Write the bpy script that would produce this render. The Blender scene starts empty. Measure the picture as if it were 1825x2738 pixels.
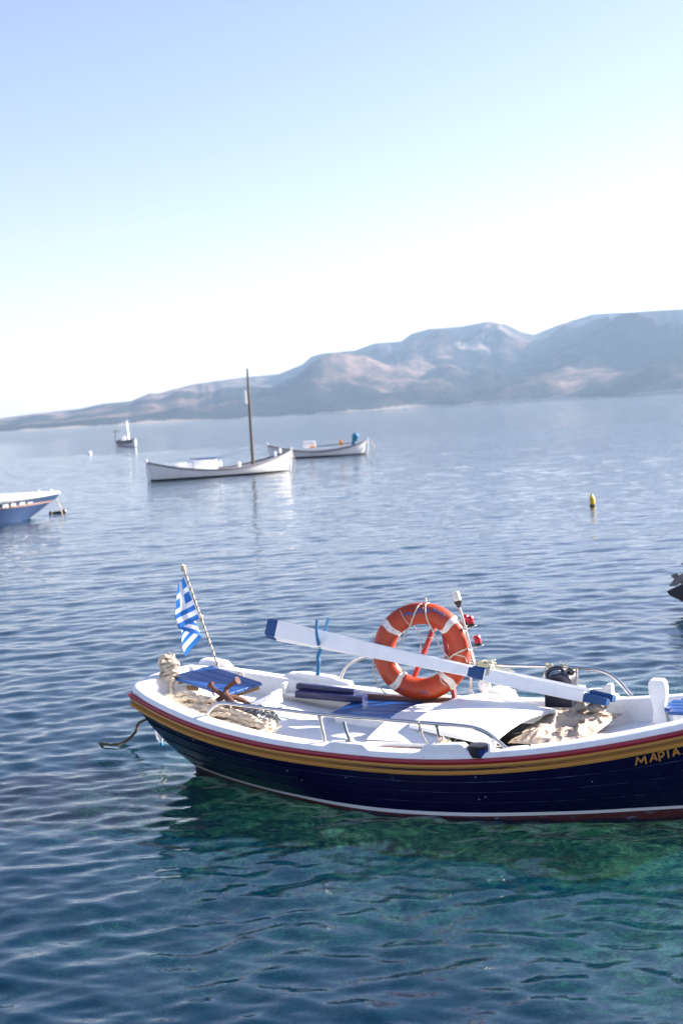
import bpy, bmesh, math, random
import numpy as np
from mathutils import Vector, Matrix
R_ = math.radians
random.seed(7); rng = np.random.default_rng(11)
SC = bpy.context.scene; COL = SC.collection

# ------------------------------------------------------------------ camera
F_PX, IW, IH, CAM_H = 3803.0, 1825.0, 2738.0, 2.6
ROLL, PITCH = R_(3.29), R_(4.05)
cam_d = bpy.data.cameras.new('camera'); cam = bpy.data.objects.new('camera', cam_d); COL.objects.link(cam)
FW = Vector((0, math.cos(PITCH), -math.sin(PITCH)))
_r0 = Vector((1, 0, 0)); _u0 = _r0.cross(FW)
RT = _r0*math.cos(ROLL) - _u0*math.sin(ROLL); UP = _u0*math.cos(ROLL) + _r0*math.sin(ROLL)
CP = Vector((0, 0, CAM_H))
cam.matrix_world = Matrix(((RT.x, UP.x, -FW.x, CP.x), (RT.y, UP.y, -FW.y, CP.y), (RT.z, UP.z, -FW.z, CP.z), (0, 0, 0, 1)))
cam_d.sensor_fit = 'VERTICAL'; cam_d.sensor_height = 36.0; cam_d.lens = 36.0*F_PX/IH
cam_d.clip_start = 0.1; cam_d.clip_end = 30000
cam_d.dof.use_dof = True; cam_d.dof.focus_distance = 9.7; cam_d.dof.aperture_fstop = 2.8
SC.camera = cam

# ------------------------------------------------------------------ sky, sun, exposure
SUN_AZ, SUN_EL = R_(21), R_(23)          # azimuth from +X towards +Y
w = bpy.data.worlds.new('World'); SC.world = w; w.use_nodes = True
nt = w.node_tree; nt.nodes.clear()
sky = nt.nodes.new('ShaderNodeTexSky'); sky.sky_type = 'NISHITA'; sky.sun_disc = False
sky.sun_elevation = SUN_EL; sky.sun_rotation = math.pi/2 - SUN_AZ
sky.altitude = 0; sky.air_density = 1.0; sky.dust_density = 0.6; sky.ozone_density = 2.3
bg = nt.nodes.new('ShaderNodeBackground'); bg.inputs['Strength'].default_value = 0.074
wo = nt.nodes.new('ShaderNodeOutputWorld')
tint = nt.nodes.new('ShaderNodeMix'); tint.data_type = 'RGBA'; tint.blend_type = 'MULTIPLY'; tint.inputs[0].default_value = 1.0
tint.inputs[7].default_value = (1.03, 0.83, 0.88, 1)      # the photograph's cool white balance
nt.links.new(sky.outputs[0], tint.inputs[6]); nt.links.new(tint.outputs[2], bg.inputs[0]); nt.links.new(bg.outputs[0], wo.inputs[0])
sd = bpy.data.lights.new('sun', 'SUN'); sd.energy = 5.0; sd.angle = R_(0.5); sd.color = (1.0, 0.93, 0.84)
sun = bpy.data.objects.new('sun', sd); COL.objects.link(sun)
_sv = Vector((math.cos(SUN_EL)*math.cos(SUN_AZ), math.cos(SUN_EL)*math.sin(SUN_AZ), math.sin(SUN_EL)))
sun.rotation_euler = (-_sv).to_track_quat('-Z', 'Y').to_euler(); sun.location = _sv*60
vs = SC.view_settings; vs.view_transform = 'Standard'; vs.look = 'None'; vs.gamma = 1.0; vs.exposure = 1.88
cy = SC.cycles; cy.max_bounces = 10; cy.transparent_max_bounces = 10; cy.volume_bounces = 0
cy.sample_clamp_indirect = 6.0; cy.use_denoising = True

# ------------------------------------------------------------------ pixel helpers (a photo pixel at a chosen depth)
def ray(px, py): return FW + RT*((px-IW/2)/F_PX) - UP*((py-IH/2)/F_PX)
def on_z(px, py, z): d = ray(px, py); return CP + d*((z-CAM_H)/d.z)
def on_y(px, py, Y): d = ray(px, py); return CP + d*(Y/d.y)

# ------------------------------------------------------------------ materials
MATS = {}
def ramp(nt_, fac, stops, x=0):
    r = nt_.nodes.new('ShaderNodeValToRGB'); e = r.color_ramp.elements
    while len(e) < len(stops): e.new(0.5)
    for i, (p, c) in enumerate(stops):
        e[i].position = p; e[i].color = (*c, 1) if len(c) == 3 else c
    nt_.links.new(fac, r.inputs[0]); return r
def noise(nt_, vec, scale, detail=4, rough=0.55, dist=0.0):
    n = nt_.nodes.new('ShaderNodeTexNoise'); n.inputs['Scale'].default_value = scale
    n.inputs['Detail'].default_value = detail; n.inputs['Roughness'].default_value = rough; n.inputs['Distortion'].default_value = dist
    if vec is not None: nt_.links.new(vec, n.inputs['Vector'])
    return n
def mapping(nt_, vec, scale=(1, 1, 1), rot=(0, 0, 0)):
    m = nt_.nodes.new('ShaderNodeMapping'); m.inputs['Scale'].default_value = scale; m.inputs['Rotation'].default_value = rot
    nt_.links.new(vec, m.inputs['Vector']); return m
def mixc(nt_, fac, a, b, mode='MIX'):
    m = nt_.nodes.new('ShaderNodeMix'); m.data_type = 'RGBA'; m.blend_type = mode
    for sock, val in ((m.inputs[0], fac), (m.inputs[6], a), (m.inputs[7], b)):
        if hasattr(val, 'is_linked') or hasattr(val, 'links'): nt_.links.new(val, sock)
        elif isinstance(val, (int, float)): sock.default_value = val
        else: sock.default_value = (*val, 1)
    return m.outputs[2]
def base(name):
    m = bpy.data.materials.new(name); m.use_nodes = True; MATS[name] = m
    nt_ = m.node_tree; b = nt_.nodes['Principled BSDF']; tc = nt_.nodes.new('ShaderNodeTexCoord')
    return m, nt_, b, tc.outputs['Object']
def bumpn(nt_, b, height, strength, dist):
    bp = nt_.nodes.new('ShaderNodeBump'); bp.inputs['Strength'].default_value = strength; bp.inputs['Distance'].default_value = dist
    nt_.links.new(height, bp.inputs['Height']); nt_.links.new(bp.outputs[0], b.inputs['Normal']); return bp
def paint(name, col, rough=0.45, var=0.18, chip=None, chip_amt=0.66, stretch=(1, 1, 1), metal=0.0, bump=0.25, dirt=None, scale=6.0, spec=0.5):
    """worn paint: broad tonal drift, fine brush streaks, optional chips and grime"""
    m, n, b, vec = base(name)
    mp = mapping(n, vec, stretch)
    n1 = noise(n, mp.outputs[0], scale, 5, 0.6); n2 = noise(n, mp.outputs[0], scale*9, 4, 0.6)
    lo = tuple(max(0, c*(1-var)) for c in col); hi = tuple(min(1, c*(1+var*0.7)) for c in col)
    c = mixc(n, n1.outputs[0], lo, hi)
    c = mixc(n, 0.25, c, mixc(n, n2.outputs[0], lo, hi))
    if dirt:
        n4 = noise(n, vec, scale*0.8, 6, 0.7)
        r4 = ramp(n, n4.outputs[0], [(0.52, (0, 0, 0)), (0.75, (0.6, 0.6, 0.6))])
        c = mixc(n, r4.outputs[0], c, dirt)
    if chip:
        n3 = noise(n, mp.outputs[0], scale*5, 6, 0.7, 0.4)
        r3 = ramp(n, n3.outputs[0], [(chip_amt, (0, 0, 0)), (chip_amt+0.03, (1, 1, 1))])
        c = mixc(n, r3.outputs[0], c, chip)
    n.links.new(c, b.inputs['Base Color'])
    rr = n.nodes.new('ShaderNodeMapRange'); rr.inputs[3].default_value = rough*0.75; rr.inputs[4].default_value = min(1, rough*1.3)
    n.links.new(n2.outputs[0], rr.inputs[0]); n.links.new(rr.outputs[0], b.inputs['Roughness'])
    b.inputs['Metallic'].default_value = metal; b.inputs['Specular IOR Level'].default_value = spec
    bumpn(n, b, n2.outputs[0], bump, 0.004)
    return m
paint('white_paint', (0.85, 0.85, 0.84), 0.45, 0.05, chip=(0.42, 0.36, 0.30), chip_amt=0.68, stretch=(0.5, 1, 1), dirt=(0.52, 0.55, 0.50), bump=0.5)
paint('white_clean', (0.86, 0.86, 0.85), 0.4, 0.04, dirt=(0.70, 0.69, 0.66), bump=0.15)
paint('red_paint', (0.34, 0.016, 0.032), 0.38, 0.35, chip=(0.55, 0.42, 0.40), chip_amt=0.69, stretch=(0.35, 1, 1), bump=0.5)
paint('gold_paint', (0.50, 0.235, 0.035), 0.42, 0.28, chip=(0.22, 0.12, 0.05), chip_amt=0.70, stretch=(0.3, 1, 1), bump=0.4)
paint('gold_shade', (0.20, 0.092, 0.014), 0.5, 0.3, stretch=(0.3, 1, 1))
paint('navy_paint', (0.002, 0.003, 0.03), 0.22, 0.4, chip=(0.07, 0.10, 0.17), chip_amt=0.70, stretch=(0.18, 1, 2.5), bump=0.2, spec=0.35)
paint('seam_worn', (0.035, 0.065, 0.15), 0.5, 0.5, chip=(0.002, 0.003, 0.03), chip_amt=0.47, stretch=(0.12, 1, 1), scale=5)
paint('band_dark', (0.012, 0.016, 0.035), 0.5, 0.2)
paint('antifoul', (0.10, 0.014, 0.016), 0.6, 0.4, chip=(0.14, 0.16, 0.22), chip_amt=0.60, stretch=(0.25, 1, 1), dirt=(0.05, 0.05, 0.05))
paint('boot_white', (0.72, 0.70, 0.66), 0.5, 0.08, chip=(0.35, 0.17, 0.05), chip_amt=0.70, stretch=(0.3, 1, 1))
paint('blue_paint', (0.003, 0.066, 0.27), 0.42, 0.35, chip=(0.30, 0.42, 0.62), chip_amt=0.715, stretch=(0.35, 1, 1), bump=0.5)
paint('blue_tip', (0.004, 0.055, 0.19), 0.5, 0.35, chip=(0.25, 0.42, 0.6), chip_amt=0.70, bump=0.5)
paint('navy_board', (0.012, 0.017, 0.09), 0.35, 0.4, chip=(0.2, 0.22, 0.36), chip_amt=0.70, stretch=(0.3, 1, 1))
paint('crutch_blue', (0.01, 0.13, 0.30), 0.5, 0.4, chip=(0.02, 0.05, 0.12), chip_amt=0.66, scale=14)
paint('post_red', (0.36, 0.035, 0.035), 0.5, 0.3, chip=(0.42, 0.2, 0.17), chip_amt=0.68, scale=10)
paint('brown_wood', (0.17, 0.075, 0.055), 0.6, 0.3, chip=(0.35, 0.22, 0.18), chip_amt=0.68, stretch=(0.2, 1, 1))
paint('raw_wood', (0.26, 0.14, 0.04), 0.65, 0.35, stretch=(0.2, 1.5, 1.5))
paint('interior_shade', (0.012, 0.011, 0.010), 0.8, 0.4)  # near-black that paints the shade inside engine bay and stern locker
paint('grey_pin', (0.13, 0.18, 0.21), 0.5, 0.3, chip=(0.3, 0.3, 0.3))
paint('ring_orange', (0.40, 0.042, 0.008), 0.42, 0.3, chip=(0.62, 0.30, 0.22), chip_amt=0.73, scale=5, dirt=(0.28, 0.05, 0.02), bump=0.3)
paint('ring_band', (0.68, 0.65, 0.60), 0.6, 0.12, chip=(0.45, 0.08, 0.03), chip_amt=0.60, scale=7)
paint('ring_ink', (0.02, 0.10, 0.30), 0.6, 0.3)
paint('rope_cream', (0.62, 0.51, 0.38), 0.9, 0.3, scale=12, dirt=(0.34, 0.27, 0.19), bump=0.6)
paint('rope_grey', (0.40, 0.35, 0.28), 0.9, 0.35, scale=14, dirt=(0.14, 0.11, 0.08), bump=0.6)
paint('rope_dark', (0.10, 0.075, 0.05), 0.9, 0.4, scale=14, bump=0.6)
paint('rope_thin', (0.55, 0.49, 0.40), 0.85, 0.25, scale=20)
paint('rope_green', (0.50, 0.50, 0.36), 0.85, 0.35, scale=40)
paint('rust', (0.13, 0.052, 0.03), 0.85, 0.45, chip=(0.04, 0.022, 0.016), chip_amt=0.56, scale=9, dirt=(0.20, 0.10, 0.06), bump=0.9)
paint('chain_steel', (0.33, 0.33, 0.34), 0.5, 0.35, chip=(0.05, 0.05, 0.055), chip_amt=0.55, metal=0.5, scale=16)
paint('canvas', (0.54, 0.44, 0.34), 0.95, 0.25, chip=(0.30, 0.15, 0.06), chip_amt=0.585, scale=4, dirt=(0.30, 0.25, 0.20), bump=1.0)
paint('burlap', (0.34, 0.31, 0.28), 0.95, 0.3, scale=14, bump=0.8)
paint('jug_navy', (0.010, 0.012, 0.035), 0.4, 0.3)
paint('black_plastic', (0.012, 0.012, 0.014), 0.35, 0.3)
paint('iron_black', (0.02, 0.02, 0.022), 0.6, 0.4, chip=(0.08, 0.06, 0.05))
paint('lens_white', (0.72, 0.68, 0.58), 0.3, 0.08)
paint('yellow_buoy', (0.72, 0.46, 0.02), 0.5, 0.15)
paint('grey_plastic', (0.20, 0.18, 0.17), 0.5, 0.3)
paint('motor_dark', (0.018, 0.02, 0.03), 0.4, 0.3)
paint('tarp_teal', (0.01, 0.16, 0.28), 0.6, 0.3)
paint('float_orange', (0.70, 0.25, 0.03), 0.5, 0.2)
paint('hull_white', (0.72, 0.71, 0.70), 0.5, 0.06, dirt=(0.5, 0.47, 0.42), scale=1.5)
paint('hull_blue', (0.045, 0.085, 0.19), 0.4, 0.2, scale=1.5)
paint('stripe_grey', (0.20, 0.18, 0.20), 0.5, 0.2)
paint('stripe_pink', (0.50, 0.33, 0.29), 0.5, 0.15)
paint('boot_blue', (0.015, 0.05, 0.20), 0.5, 0.2)
paint('boot_black', (0.02, 0.018, 0.018), 0.6, 0.2)
paint('mast_wood', (0.055, 0.035, 0.022), 0.6, 0.35, scale=3)
paint('tan_canvas', (0.50, 0.36, 0.28), 0.9, 0.2)
def simple(name, col, rough, metal=0.0, trans=0.0, alpha=None, ior=1.45):
    m, n, b, vec = base(name)
    b.inputs['Base Color'].default_value = (*col, 1); b.inputs['Roughness'].default_value = rough
    b.inputs['Metallic'].default_value = metal; b.inputs['Transmission Weight'].default_value = trans; b.inputs['IOR'].default_value = ior
    nn = noise(n, vec, 30, 3); rr = n.nodes.new('ShaderNodeMapRange'); rr.inputs[3].default_value = rough*0.7; rr.inputs[4].default_value = rough*1.4
    n.links.new(nn.outputs[0], rr.inputs[0]); n.links.new(rr.outputs[0], b.inputs['Roughness'])
    return m
simple('steel', (0.62, 0.58, 0.55), 0.16, 1.0)
simple('red_lens', (0.55, 0.008, 0.03), 0.12, 0.0, 0.25)
simple('blue_glass', (0.01, 0.03, 0.16), 0.08)
simple('cap_blue', (0.01, 0.26, 0.42), 0.35)
def glassy(name, col, fac):
    m, n, b, vec = base(name)
    b.inputs['Base Color'].default_value = (*col, 1); b.inputs['Roughness'].default_value = 0.15
    t = n.nodes.new('ShaderNodeBsdfTransparent'); mx = n.nodes.new('ShaderNodeMixShader'); mx.inputs[0].default_value = fac
    nn = noise(n, vec, 18, 4); rr = n.nodes.new('ShaderNodeMapRange'); rr.inputs[3].default_value = fac*0.6; rr.inputs[4].default_value = min(1, fac*1.4)
    n.links.new(nn.outputs[0], rr.inputs[0]); n.links.new(rr.outputs[0], mx.inputs[0])
    out = n.nodes['Material Output']; n.links.new(t.outputs[0], mx.inputs[1]); n.links.new(b.outputs[0], mx.inputs[2]); n.links.new(mx.outputs[0], out.inputs[0])
glassy('bottle_plastic', (0.75, 0.78, 0.80), 0.5)
glassy('bag_plastic', (0.75, 0.70, 0.70), 0.75)

# ------------------------------------------------------------------ mesh helpers
def link(name, me, mat, parent=None, smooth=True, label=None, cat=None, group=None, kind=None):
    o = bpy.data.objects.new(name, me); COL.objects.link(o)
    if mat: me.materials.clear(); me.materials.append(MATS[mat])
    if parent: o.parent = parent
    if smooth: me.polygons.foreach_set('use_smooth', [True]*len(me.polygons))
    tag(o, label, cat, group, kind); return o
def tag(o, label=None, cat=None, group=None, kind=None):
    if label: o['label'] = label
    if cat: o['category'] = cat
    if group: o['group'] = group
    if kind: o['kind'] = kind
def empty(name, loc=(0, 0, 0), rot=(0, 0, 0), label=None, cat=None, group=None):
    o = bpy.data.objects.new(name, None); COL.objects.link(o); o.location = loc; o.rotation_euler = rot
    o.empty_display_size = 0.1; tag(o, label, cat, group); return o
OFF = {}      # boat-frame offset of things whose origin is not the boat's own
class MB:
    """collects shapes; build() links them as one mesh object"""
    def __init__(s): s.v = []; s.f = []
    def add(s, v, f):
        k = len(s.v); s.v += [tuple(p) for p in v]; s.f += [tuple(i+k for i in q) for q in f]; return s
    def build(s, name, mat, parent=None, smooth=True, **k):
        of = OFF.get(parent.name) if parent else None
        if of is not None: s.v = [tuple(Vector(p)-of) for p in s.v]
        me = bpy.data.meshes.new(name); me.from_pydata(s.v, [], s.f); me.update()
        bm = bmesh.new(); bm.from_mesh(me); bmesh.ops.recalc_face_normals(bm, faces=bm.faces); bm.to_mesh(me); bm.free()
        o = link(name, me, mat, parent, smooth, **k)
        if of is not None: OFF[o.name] = of
        if smooth: me.set_sharp_from_angle(angle=R_(38))
        return o
    def tube(s, path, r, n=8, closed=False, caps=True, lobes=0, twist=0.0, lobe=0.16):
        P = [Vector(p) for p in path]; m = len(P); rr = r if isinstance(r, (list, tuple)) else [r]*m
        T = []
        for i in range(m):
            a = P[(i-1) % m] if (closed or i > 0) else P[i]; b = P[(i+1) % m] if (closed or i < m-1) else P[i]
            t = (b-a); T.append(t.normalized() if t.length > 1e-9 else Vector((0, 0, 1)))
        u = T[0].orthogonal().normalized(); v = []; L = 0
        for i in range(m):
            if i: L += (P[i]-P[i-1]).length
            u = (u - T[i]*u.dot(T[i]))
            u = u.normalized() if u.length > 1e-6 else T[i].orthogonal().normalized()
            q = T[i].cross(u)
            for j in range(n):
                a = 2*math.pi*j/n; k = rr[i]
                if lobes: k *= 1 + lobe*math.cos(lobes*(a) + twist*L)
                v.append(P[i] + u*(math.cos(a)*k) + q*(math.sin(a)*k))
        f = []
        for i in range(m if closed else m-1):
            for j in range(n):
                a = i*n+j; b = i*n+(j+1) % n; c = ((i+1) % m)*n+(j+1) % n; d = ((i+1) % m)*n+j
                f.append((a, b, c, d))
        if caps and not closed: f += [tuple(range(n-1, -1, -1)), tuple((m-1)*n+j for j in range(n))]
        return s.add(v, f)
    def box(s, c, size, rot=None, bev=0.004, taper=(1, 1)):
        bm = bmesh.new(); bmesh.ops.create_cube(bm, size=1)
        for p in bm.verts:
            tx = taper[0] if p.co.z > 0 else 1; ty = taper[1] if p.co.z > 0 else 1
            p.co = Vector((p.co.x*size[0]*tx, p.co.y*size[1]*ty, p.co.z*size[2]))
        if bev: bmesh.ops.bevel(bm, geom=list(bm.edges), offset=min(bev, min(size)*0.45), segments=2, profile=0.6, affect='EDGES')
        M = (rot.to_matrix() if rot is not None and not isinstance(rot, Matrix) else (rot or Matrix.Identity(3)))
        v = [M @ p.co + Vector(c) for p in bm.verts]; bm.verts.index_update()
        f = [tuple(q.index for q in fc.verts) for fc in bm.faces]; bm.free(); return s.add(v, f)
    def beam(s, a, b, wd, ht, up=(0, 0, 1), bev=0.004):
        a = Vector(a); b = Vector(b); x = (b-a).normalized(); z = Vector(up); z = (z-x*z.dot(x)).normalized(); y = z.cross(x)
        M = Matrix((x, y, z)).transposed(); return s.box((a+b)/2, ((b-a).length, wd, ht), M, bev)
    def lathe(s, prof, c=(0, 0, 0), axis=(0, 0, 1), n=20, a0=0, a1=2*math.pi):
        z = Vector(axis).normalized(); x = z.orthogonal().normalized(); y = z.cross(x); v = []; full = abs(a1-a0-2*math.pi) < 1e-6
        k = n if full else n+1
        for (r, h) in prof:
            for j in range(k):
                a = a0+(a1-a0)*j/n; v.append(Vector(c)+x*(r*math.cos(a))+y*(r*math.sin(a))+z*h)
        f = []
        for i in range(len(prof)-1):
            for j in range(n):
                f.append((i*k+j, i*k+(j+1) % k, (i+1)*k+(j+1) % k, (i+1)*k+j))
        if full: f += [tuple(range(k-1, -1, -1)), tuple((len(prof)-1)*k+j for j in range(k))]
        return s.add(v, f)
    def grid(s, fn, nu, nv):
        v = [fn(i/(nu-1), j/(nv-1)) for i in range(nu) for j in range(nv)]
        f = [(i*nv+j, (i+1)*nv+j, (i+1)*nv+j+1, i*nv+j+1) for i in range(nu-1) for j in range(nv-1)]
        return s.add(v, f)
    def sweep(s, frames, prof, closed_prof=True, cap=True):
        """frames: (pos, out, up); prof: (out, up) pairs"""
        n = len(prof); v = [p+o*a+u*b for (p, o, u) in frames for (a, b) in prof]; f = []
        for i in range(len(frames)-1):
            for j in range(n if closed_prof else n-1):
                f.append((i*n+j, i*n+(j+1) % n, (i+1)*n+(j+1) % n, (i+1)*n+j))
        if cap and closed_prof: f += [tuple(range(n-1, -1, -1)), tuple((len(frames)-1)*n+j for j in range(n))]
        return s.add(v, f)
    def plate(s, poly, thick, M=None, o=(0, 0, 0)):
        """2-D outline (x,y) extruded by thick along z, placed by matrix M"""
        M = M or Matrix.Identity(3); n = len(poly)
        v = [M @ Vector((x, y, -thick/2))+Vector(o) for x, y in poly]+[M @ Vector((x, y, thick/2))+Vector(o) for x, y in poly]
        f = [tuple(range(n-1, -1, -1)), tuple(range(n, 2*n))]+[(i, (i+1) % n, n+(i+1) % n, n+i) for i in range(n)]
        return s.add(v, f)
def spline(pts, n=12, closed=False):
    P = [Vector(p) for p in pts]; m = len(P); out = []
    for i in range(m if closed else m-1):
        g = lambda k: P[k % m] if closed else P[min(max(k, 0), m-1)]
        a, b, c, d = g(i-1), g(i), g(i+1), g(i+2)
        for k in range(n):
            t = k/n; out.append(0.5*((2*b)+(c-a)*t+(2*a-5*b+4*c-d)*t*t+(3*b-a-3*c+d)*t**3))
    if not closed: out.append(P[-1])
    return out
def hermite(xs, ys, x):
    xs = np.asarray(xs, float); ys = np.asarray(ys, float); h = np.diff(xs); d = np.diff(ys)/h; m = np.zeros_like(ys)
    m[1:-1] = (d[:-1]*h[1:]+d[1:]*h[:-1])/(h[1:]+h[:-1]); m[0] = d[0]; m[-1] = d[-1]
    x = np.clip(x, xs[0], xs[-1]); i = np.clip(np.searchsorted(xs, x)-1, 0, len(xs)-2); t = (x-xs[i])/h[i]
    return (2*t**3-3*t**2+1)*ys[i]+(t**3-2*t**2+t)*h[i]*m[i]+(-2*t**3+3*t**2)*ys[i+1]+(t**3-t**2)*h[i]*m[i+1]
def frame(x=None, y=None, z=None):
    """rotation whose z axis is z and whose x axis is near x"""
    z = Vector(z).normalized(); x = Vector(x); x = (x-z*x.dot(z)).normalized(); return Matrix((x, z.cross(x), z)).transposed()

# ================================================================== WATER
class VN:      # vectorised value noise
    def __init__(s, seed): s.t = np.random.default_rng(seed).random((256, 256))
    def __call__(s, x, y):
        xi = np.floor(x).astype(int); yi = np.floor(y).astype(int); fx = x-xi; fy = y-yi
        fx = fx*fx*fx*(fx*(fx*6-15)+10); fy = fy*fy*fy*(fy*(fy*6-15)+10); t = s.t
        a = t[xi & 255, yi & 255]; b = t[(xi+1) & 255, yi & 255]; c = t[xi & 255, (yi+1) & 255]; d = t[(xi+1) & 255, (yi+1) & 255]
        return (a*(1-fx)+b*fx)*(1-fy)+(c*(1-fx)+d*fx)*fy
def grid_mesh(name, X, Y, Z, wrap=False):
    nr, nc = X.shape; v = np.stack([X, Y, Z], -1).reshape(-1, 3); idx = np.arange(nr*nc).reshape(nr, nc)
    if wrap: idx = np.concatenate([idx, idx[:, :1]], 1)
    q = np.stack([idx[:-1, :-1], idx[1:, :-1], idx[1:, 1:], idx[:-1, 1:]], -1).reshape(-1, 4)
    me = bpy.data.meshes.new(name); me.vertices.add(len(v)); me.vertices.foreach_set('co', v.astype(np.float32).ravel())
    me.loops.add(q.size); me.loops.foreach_set('vertex_index', q.astype(np.int32).ravel())
    me.polygons.add(len(q)); me.polygons.foreach_set('loop_start', np.arange(0, q.size, 4, dtype=np.int32)); me.polygons.foreach_set('loop_total', np.full(len(q), 4, dtype=np.int32))
    me.polygons.foreach_set('use_smooth', np.ones(len(q), bool)); me.update(); me.validate(); return me
def wave_height(X, Y, spacing):
    g = np.random.default_rng(5); Z = np.zeros_like(X); n = 90
    lam = np.exp(np.linspace(math.log(0.13), math.log(4.5), n))
    for i, l in enumerate(lam):
        th = R_(-78)+g.normal(0, R_(36)); ph = g.random()*6.283
        sl = 0.0285*math.exp(-(math.log(l/0.25)/0.75)**2)+0.004+0.005*math.exp(-(math.log(l/0.9)/0.5)**2)
        k = 6.283/l; wgt = np.clip((l/spacing-2.2)/3.0, 0, 1)
        gx = k*(math.cos(th)*X+math.sin(th)*Y)+ph
        # a slow modulation breaks the long crests into short ones
        md = 0.75+0.5*np.sin(X*math.cos(th+1.57)*k*0.23+Y*math.sin(th+1.57)*k*0.23+ph*3.1)
        Z += wgt*md*(sl/k)*(np.sin(gx)-0.30*np.cos(2*gx))
    return Z
fine = np.linspace(R_(90-31), R_(90+31), 420); coarse = np.linspace(R_(121), R_(419), 150)[1:-1]
TH = np.concatenate([fine, coarse]); DTH = np.concatenate([np.full(420, fine[1]-fine[0]), np.full(148, coarse[1]-coarse[0])])
RR = np.concatenate([[0.02, 0.5, 1.2], np.exp(np.arange(math.log(2.0), math.log(130), 0.0037)), np.exp(np.arange(math.log(136), math.log(7400), 0.07))])
RG, TG = np.meshgrid(RR, TH, indexing='ij'); SPC = np.maximum(RG*DTH[None, :], np.gradient(RR)[:, None])
WX, WY = RG*np.cos(TG), RG*np.sin(TG)
me = grid_mesh('water', WX, WY, wave_height(WX, WY, SPC), wrap=True)
m = bpy.data.materials.new('sea_water'); MATS['sea_water'] = m; m.use_nodes = True; n = m.node_tree; n.nodes.clear()
tc = n.nodes.new('ShaderNodeTexCoord'); mp1 = mapping(n, tc.outputs['Object'], (0.55, 1.5, 1)); mp2 = mapping(n, tc.outputs['Object'], (0.7, 1.3, 1), (0, 0, 0.3))
n1 = noise(n, mp1.outputs[0], 0.8, 4, 0.6, 0.3); n2 = noise(n, mp2.outputs[0], 9.0, 3, 0.6, 0.4)
ln = n.nodes.new('ShaderNodeVectorMath'); ln.operation = 'LENGTH'; n.links.new(tc.outputs['Object'], ln.inputs[0])
mr = n.nodes.new('ShaderNodeMapRange'); mr.inputs[1].default_value = 20; mr.inputs[2].default_value = 75; mr.inputs[3].default_value = 0.0; mr.inputs[4].default_value = 1.0
n.links.new(ln.outputs['Value'], mr.inputs[0])
bp1 = n.nodes.new('ShaderNodeBump'); bp1.inputs['Distance'].default_value = 0.085; n.links.new(mr.outputs[0], bp1.inputs['Strength']); n.links.new(n1.outputs[0], bp1.inputs['Height'])
mp3 = mapping(n, tc.outputs['Object'], (0.55, 1.5, 1), (0, 0, -0.25)); n3 = noise(n, mp3.outputs[0], 2.6, 3, 0.55, 0.4)
mr3 = n.nodes.new('ShaderNodeMapRange'); mr3.inputs[1].default_value = 11; mr3.inputs[2].default_value = 34; mr3.inputs[3].default_value = 0.0; mr3.inputs[4].default_value = 1.0
n.links.new(ln.outputs['Value'], mr3.inputs[0])
bp3 = n.nodes.new('ShaderNodeBump'); bp3.inputs['Distance'].default_value = 0.036; n.links.new(mr3.outputs[0], bp3.inputs['Strength']); n.links.new(n3.outputs[0], bp3.inputs['Height']); n.links.new(bp1.outputs[0], bp3.inputs['Normal'])
bp2 = n.nodes.new('ShaderNodeBump'); bp2.inputs['Distance'].default_value = 0.012; bp2.inputs['Strength'].default_value = 0.24; n.links.new(n2.outputs[0], bp2.inputs['Height']); n.links.new(bp3.outputs[0], bp2.inputs['Normal'])
fr = n.nodes.new('ShaderNodeFresnel'); fr.inputs['IOR'].default_value = 1.36; n.links.new(bp2.outputs[0], fr.inputs['Normal'])
gl = n.nodes.new('ShaderNodeBsdfGlossy'); gl.inputs['Roughness'].default_value = 0.03; gl.inputs['Color'].default_value = (1, 1, 1, 1); n.links.new(bp2.outputs[0], gl.inputs['Normal'])
TINT = (0.52, 0.88, 0.86, 1)
tr = n.nodes.new('ShaderNodeBsdfTransparent'); tr.inputs[0].default_value = TINT
rf = n.nodes.new('ShaderNodeBsdfRefraction'); rf.inputs[0].default_value = TINT; rf.inputs['IOR'].default_value = 1.33; rf.inputs['Roughness'].default_value = 0.0; n.links.new(bp2.outputs[0], rf.inputs['Normal'])
mt = n.nodes.new('ShaderNodeMixShader'); mt.inputs[0].default_value = 0.62; n.links.new(tr.outputs[0], mt.inputs[1]); n.links.new(rf.outputs[0], mt.inputs[2])
df = n.nodes.new('ShaderNodeBsdfDiffuse'); df.inputs[0].default_value = (0.0, 0.15, 0.33, 1)      # light scattered back by the water itself
mb_ = n.nodes.new('ShaderNodeMixShader'); mb_.inputs[0].default_value = 0.10; n.links.new(mt.outputs[0], mb_.inputs[1]); n.links.new(df.outputs[0], mb_.inputs[2])
mx = n.nodes.new('ShaderNodeMixShader'); n.links.new(fr.outputs[0], mx.inputs[0]); n.links.new(mb_.outputs[0], mx.inputs[1]); n.links.new(gl.outputs[0], mx.inputs[2])
ou = n.nodes.new('ShaderNodeOutputMaterial'); n.links.new(mx.outputs[0], ou.inputs[0])
link('water', me, 'sea_water', kind='structure', label='calm rippled blue sea of the bay', smooth=False)

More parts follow.
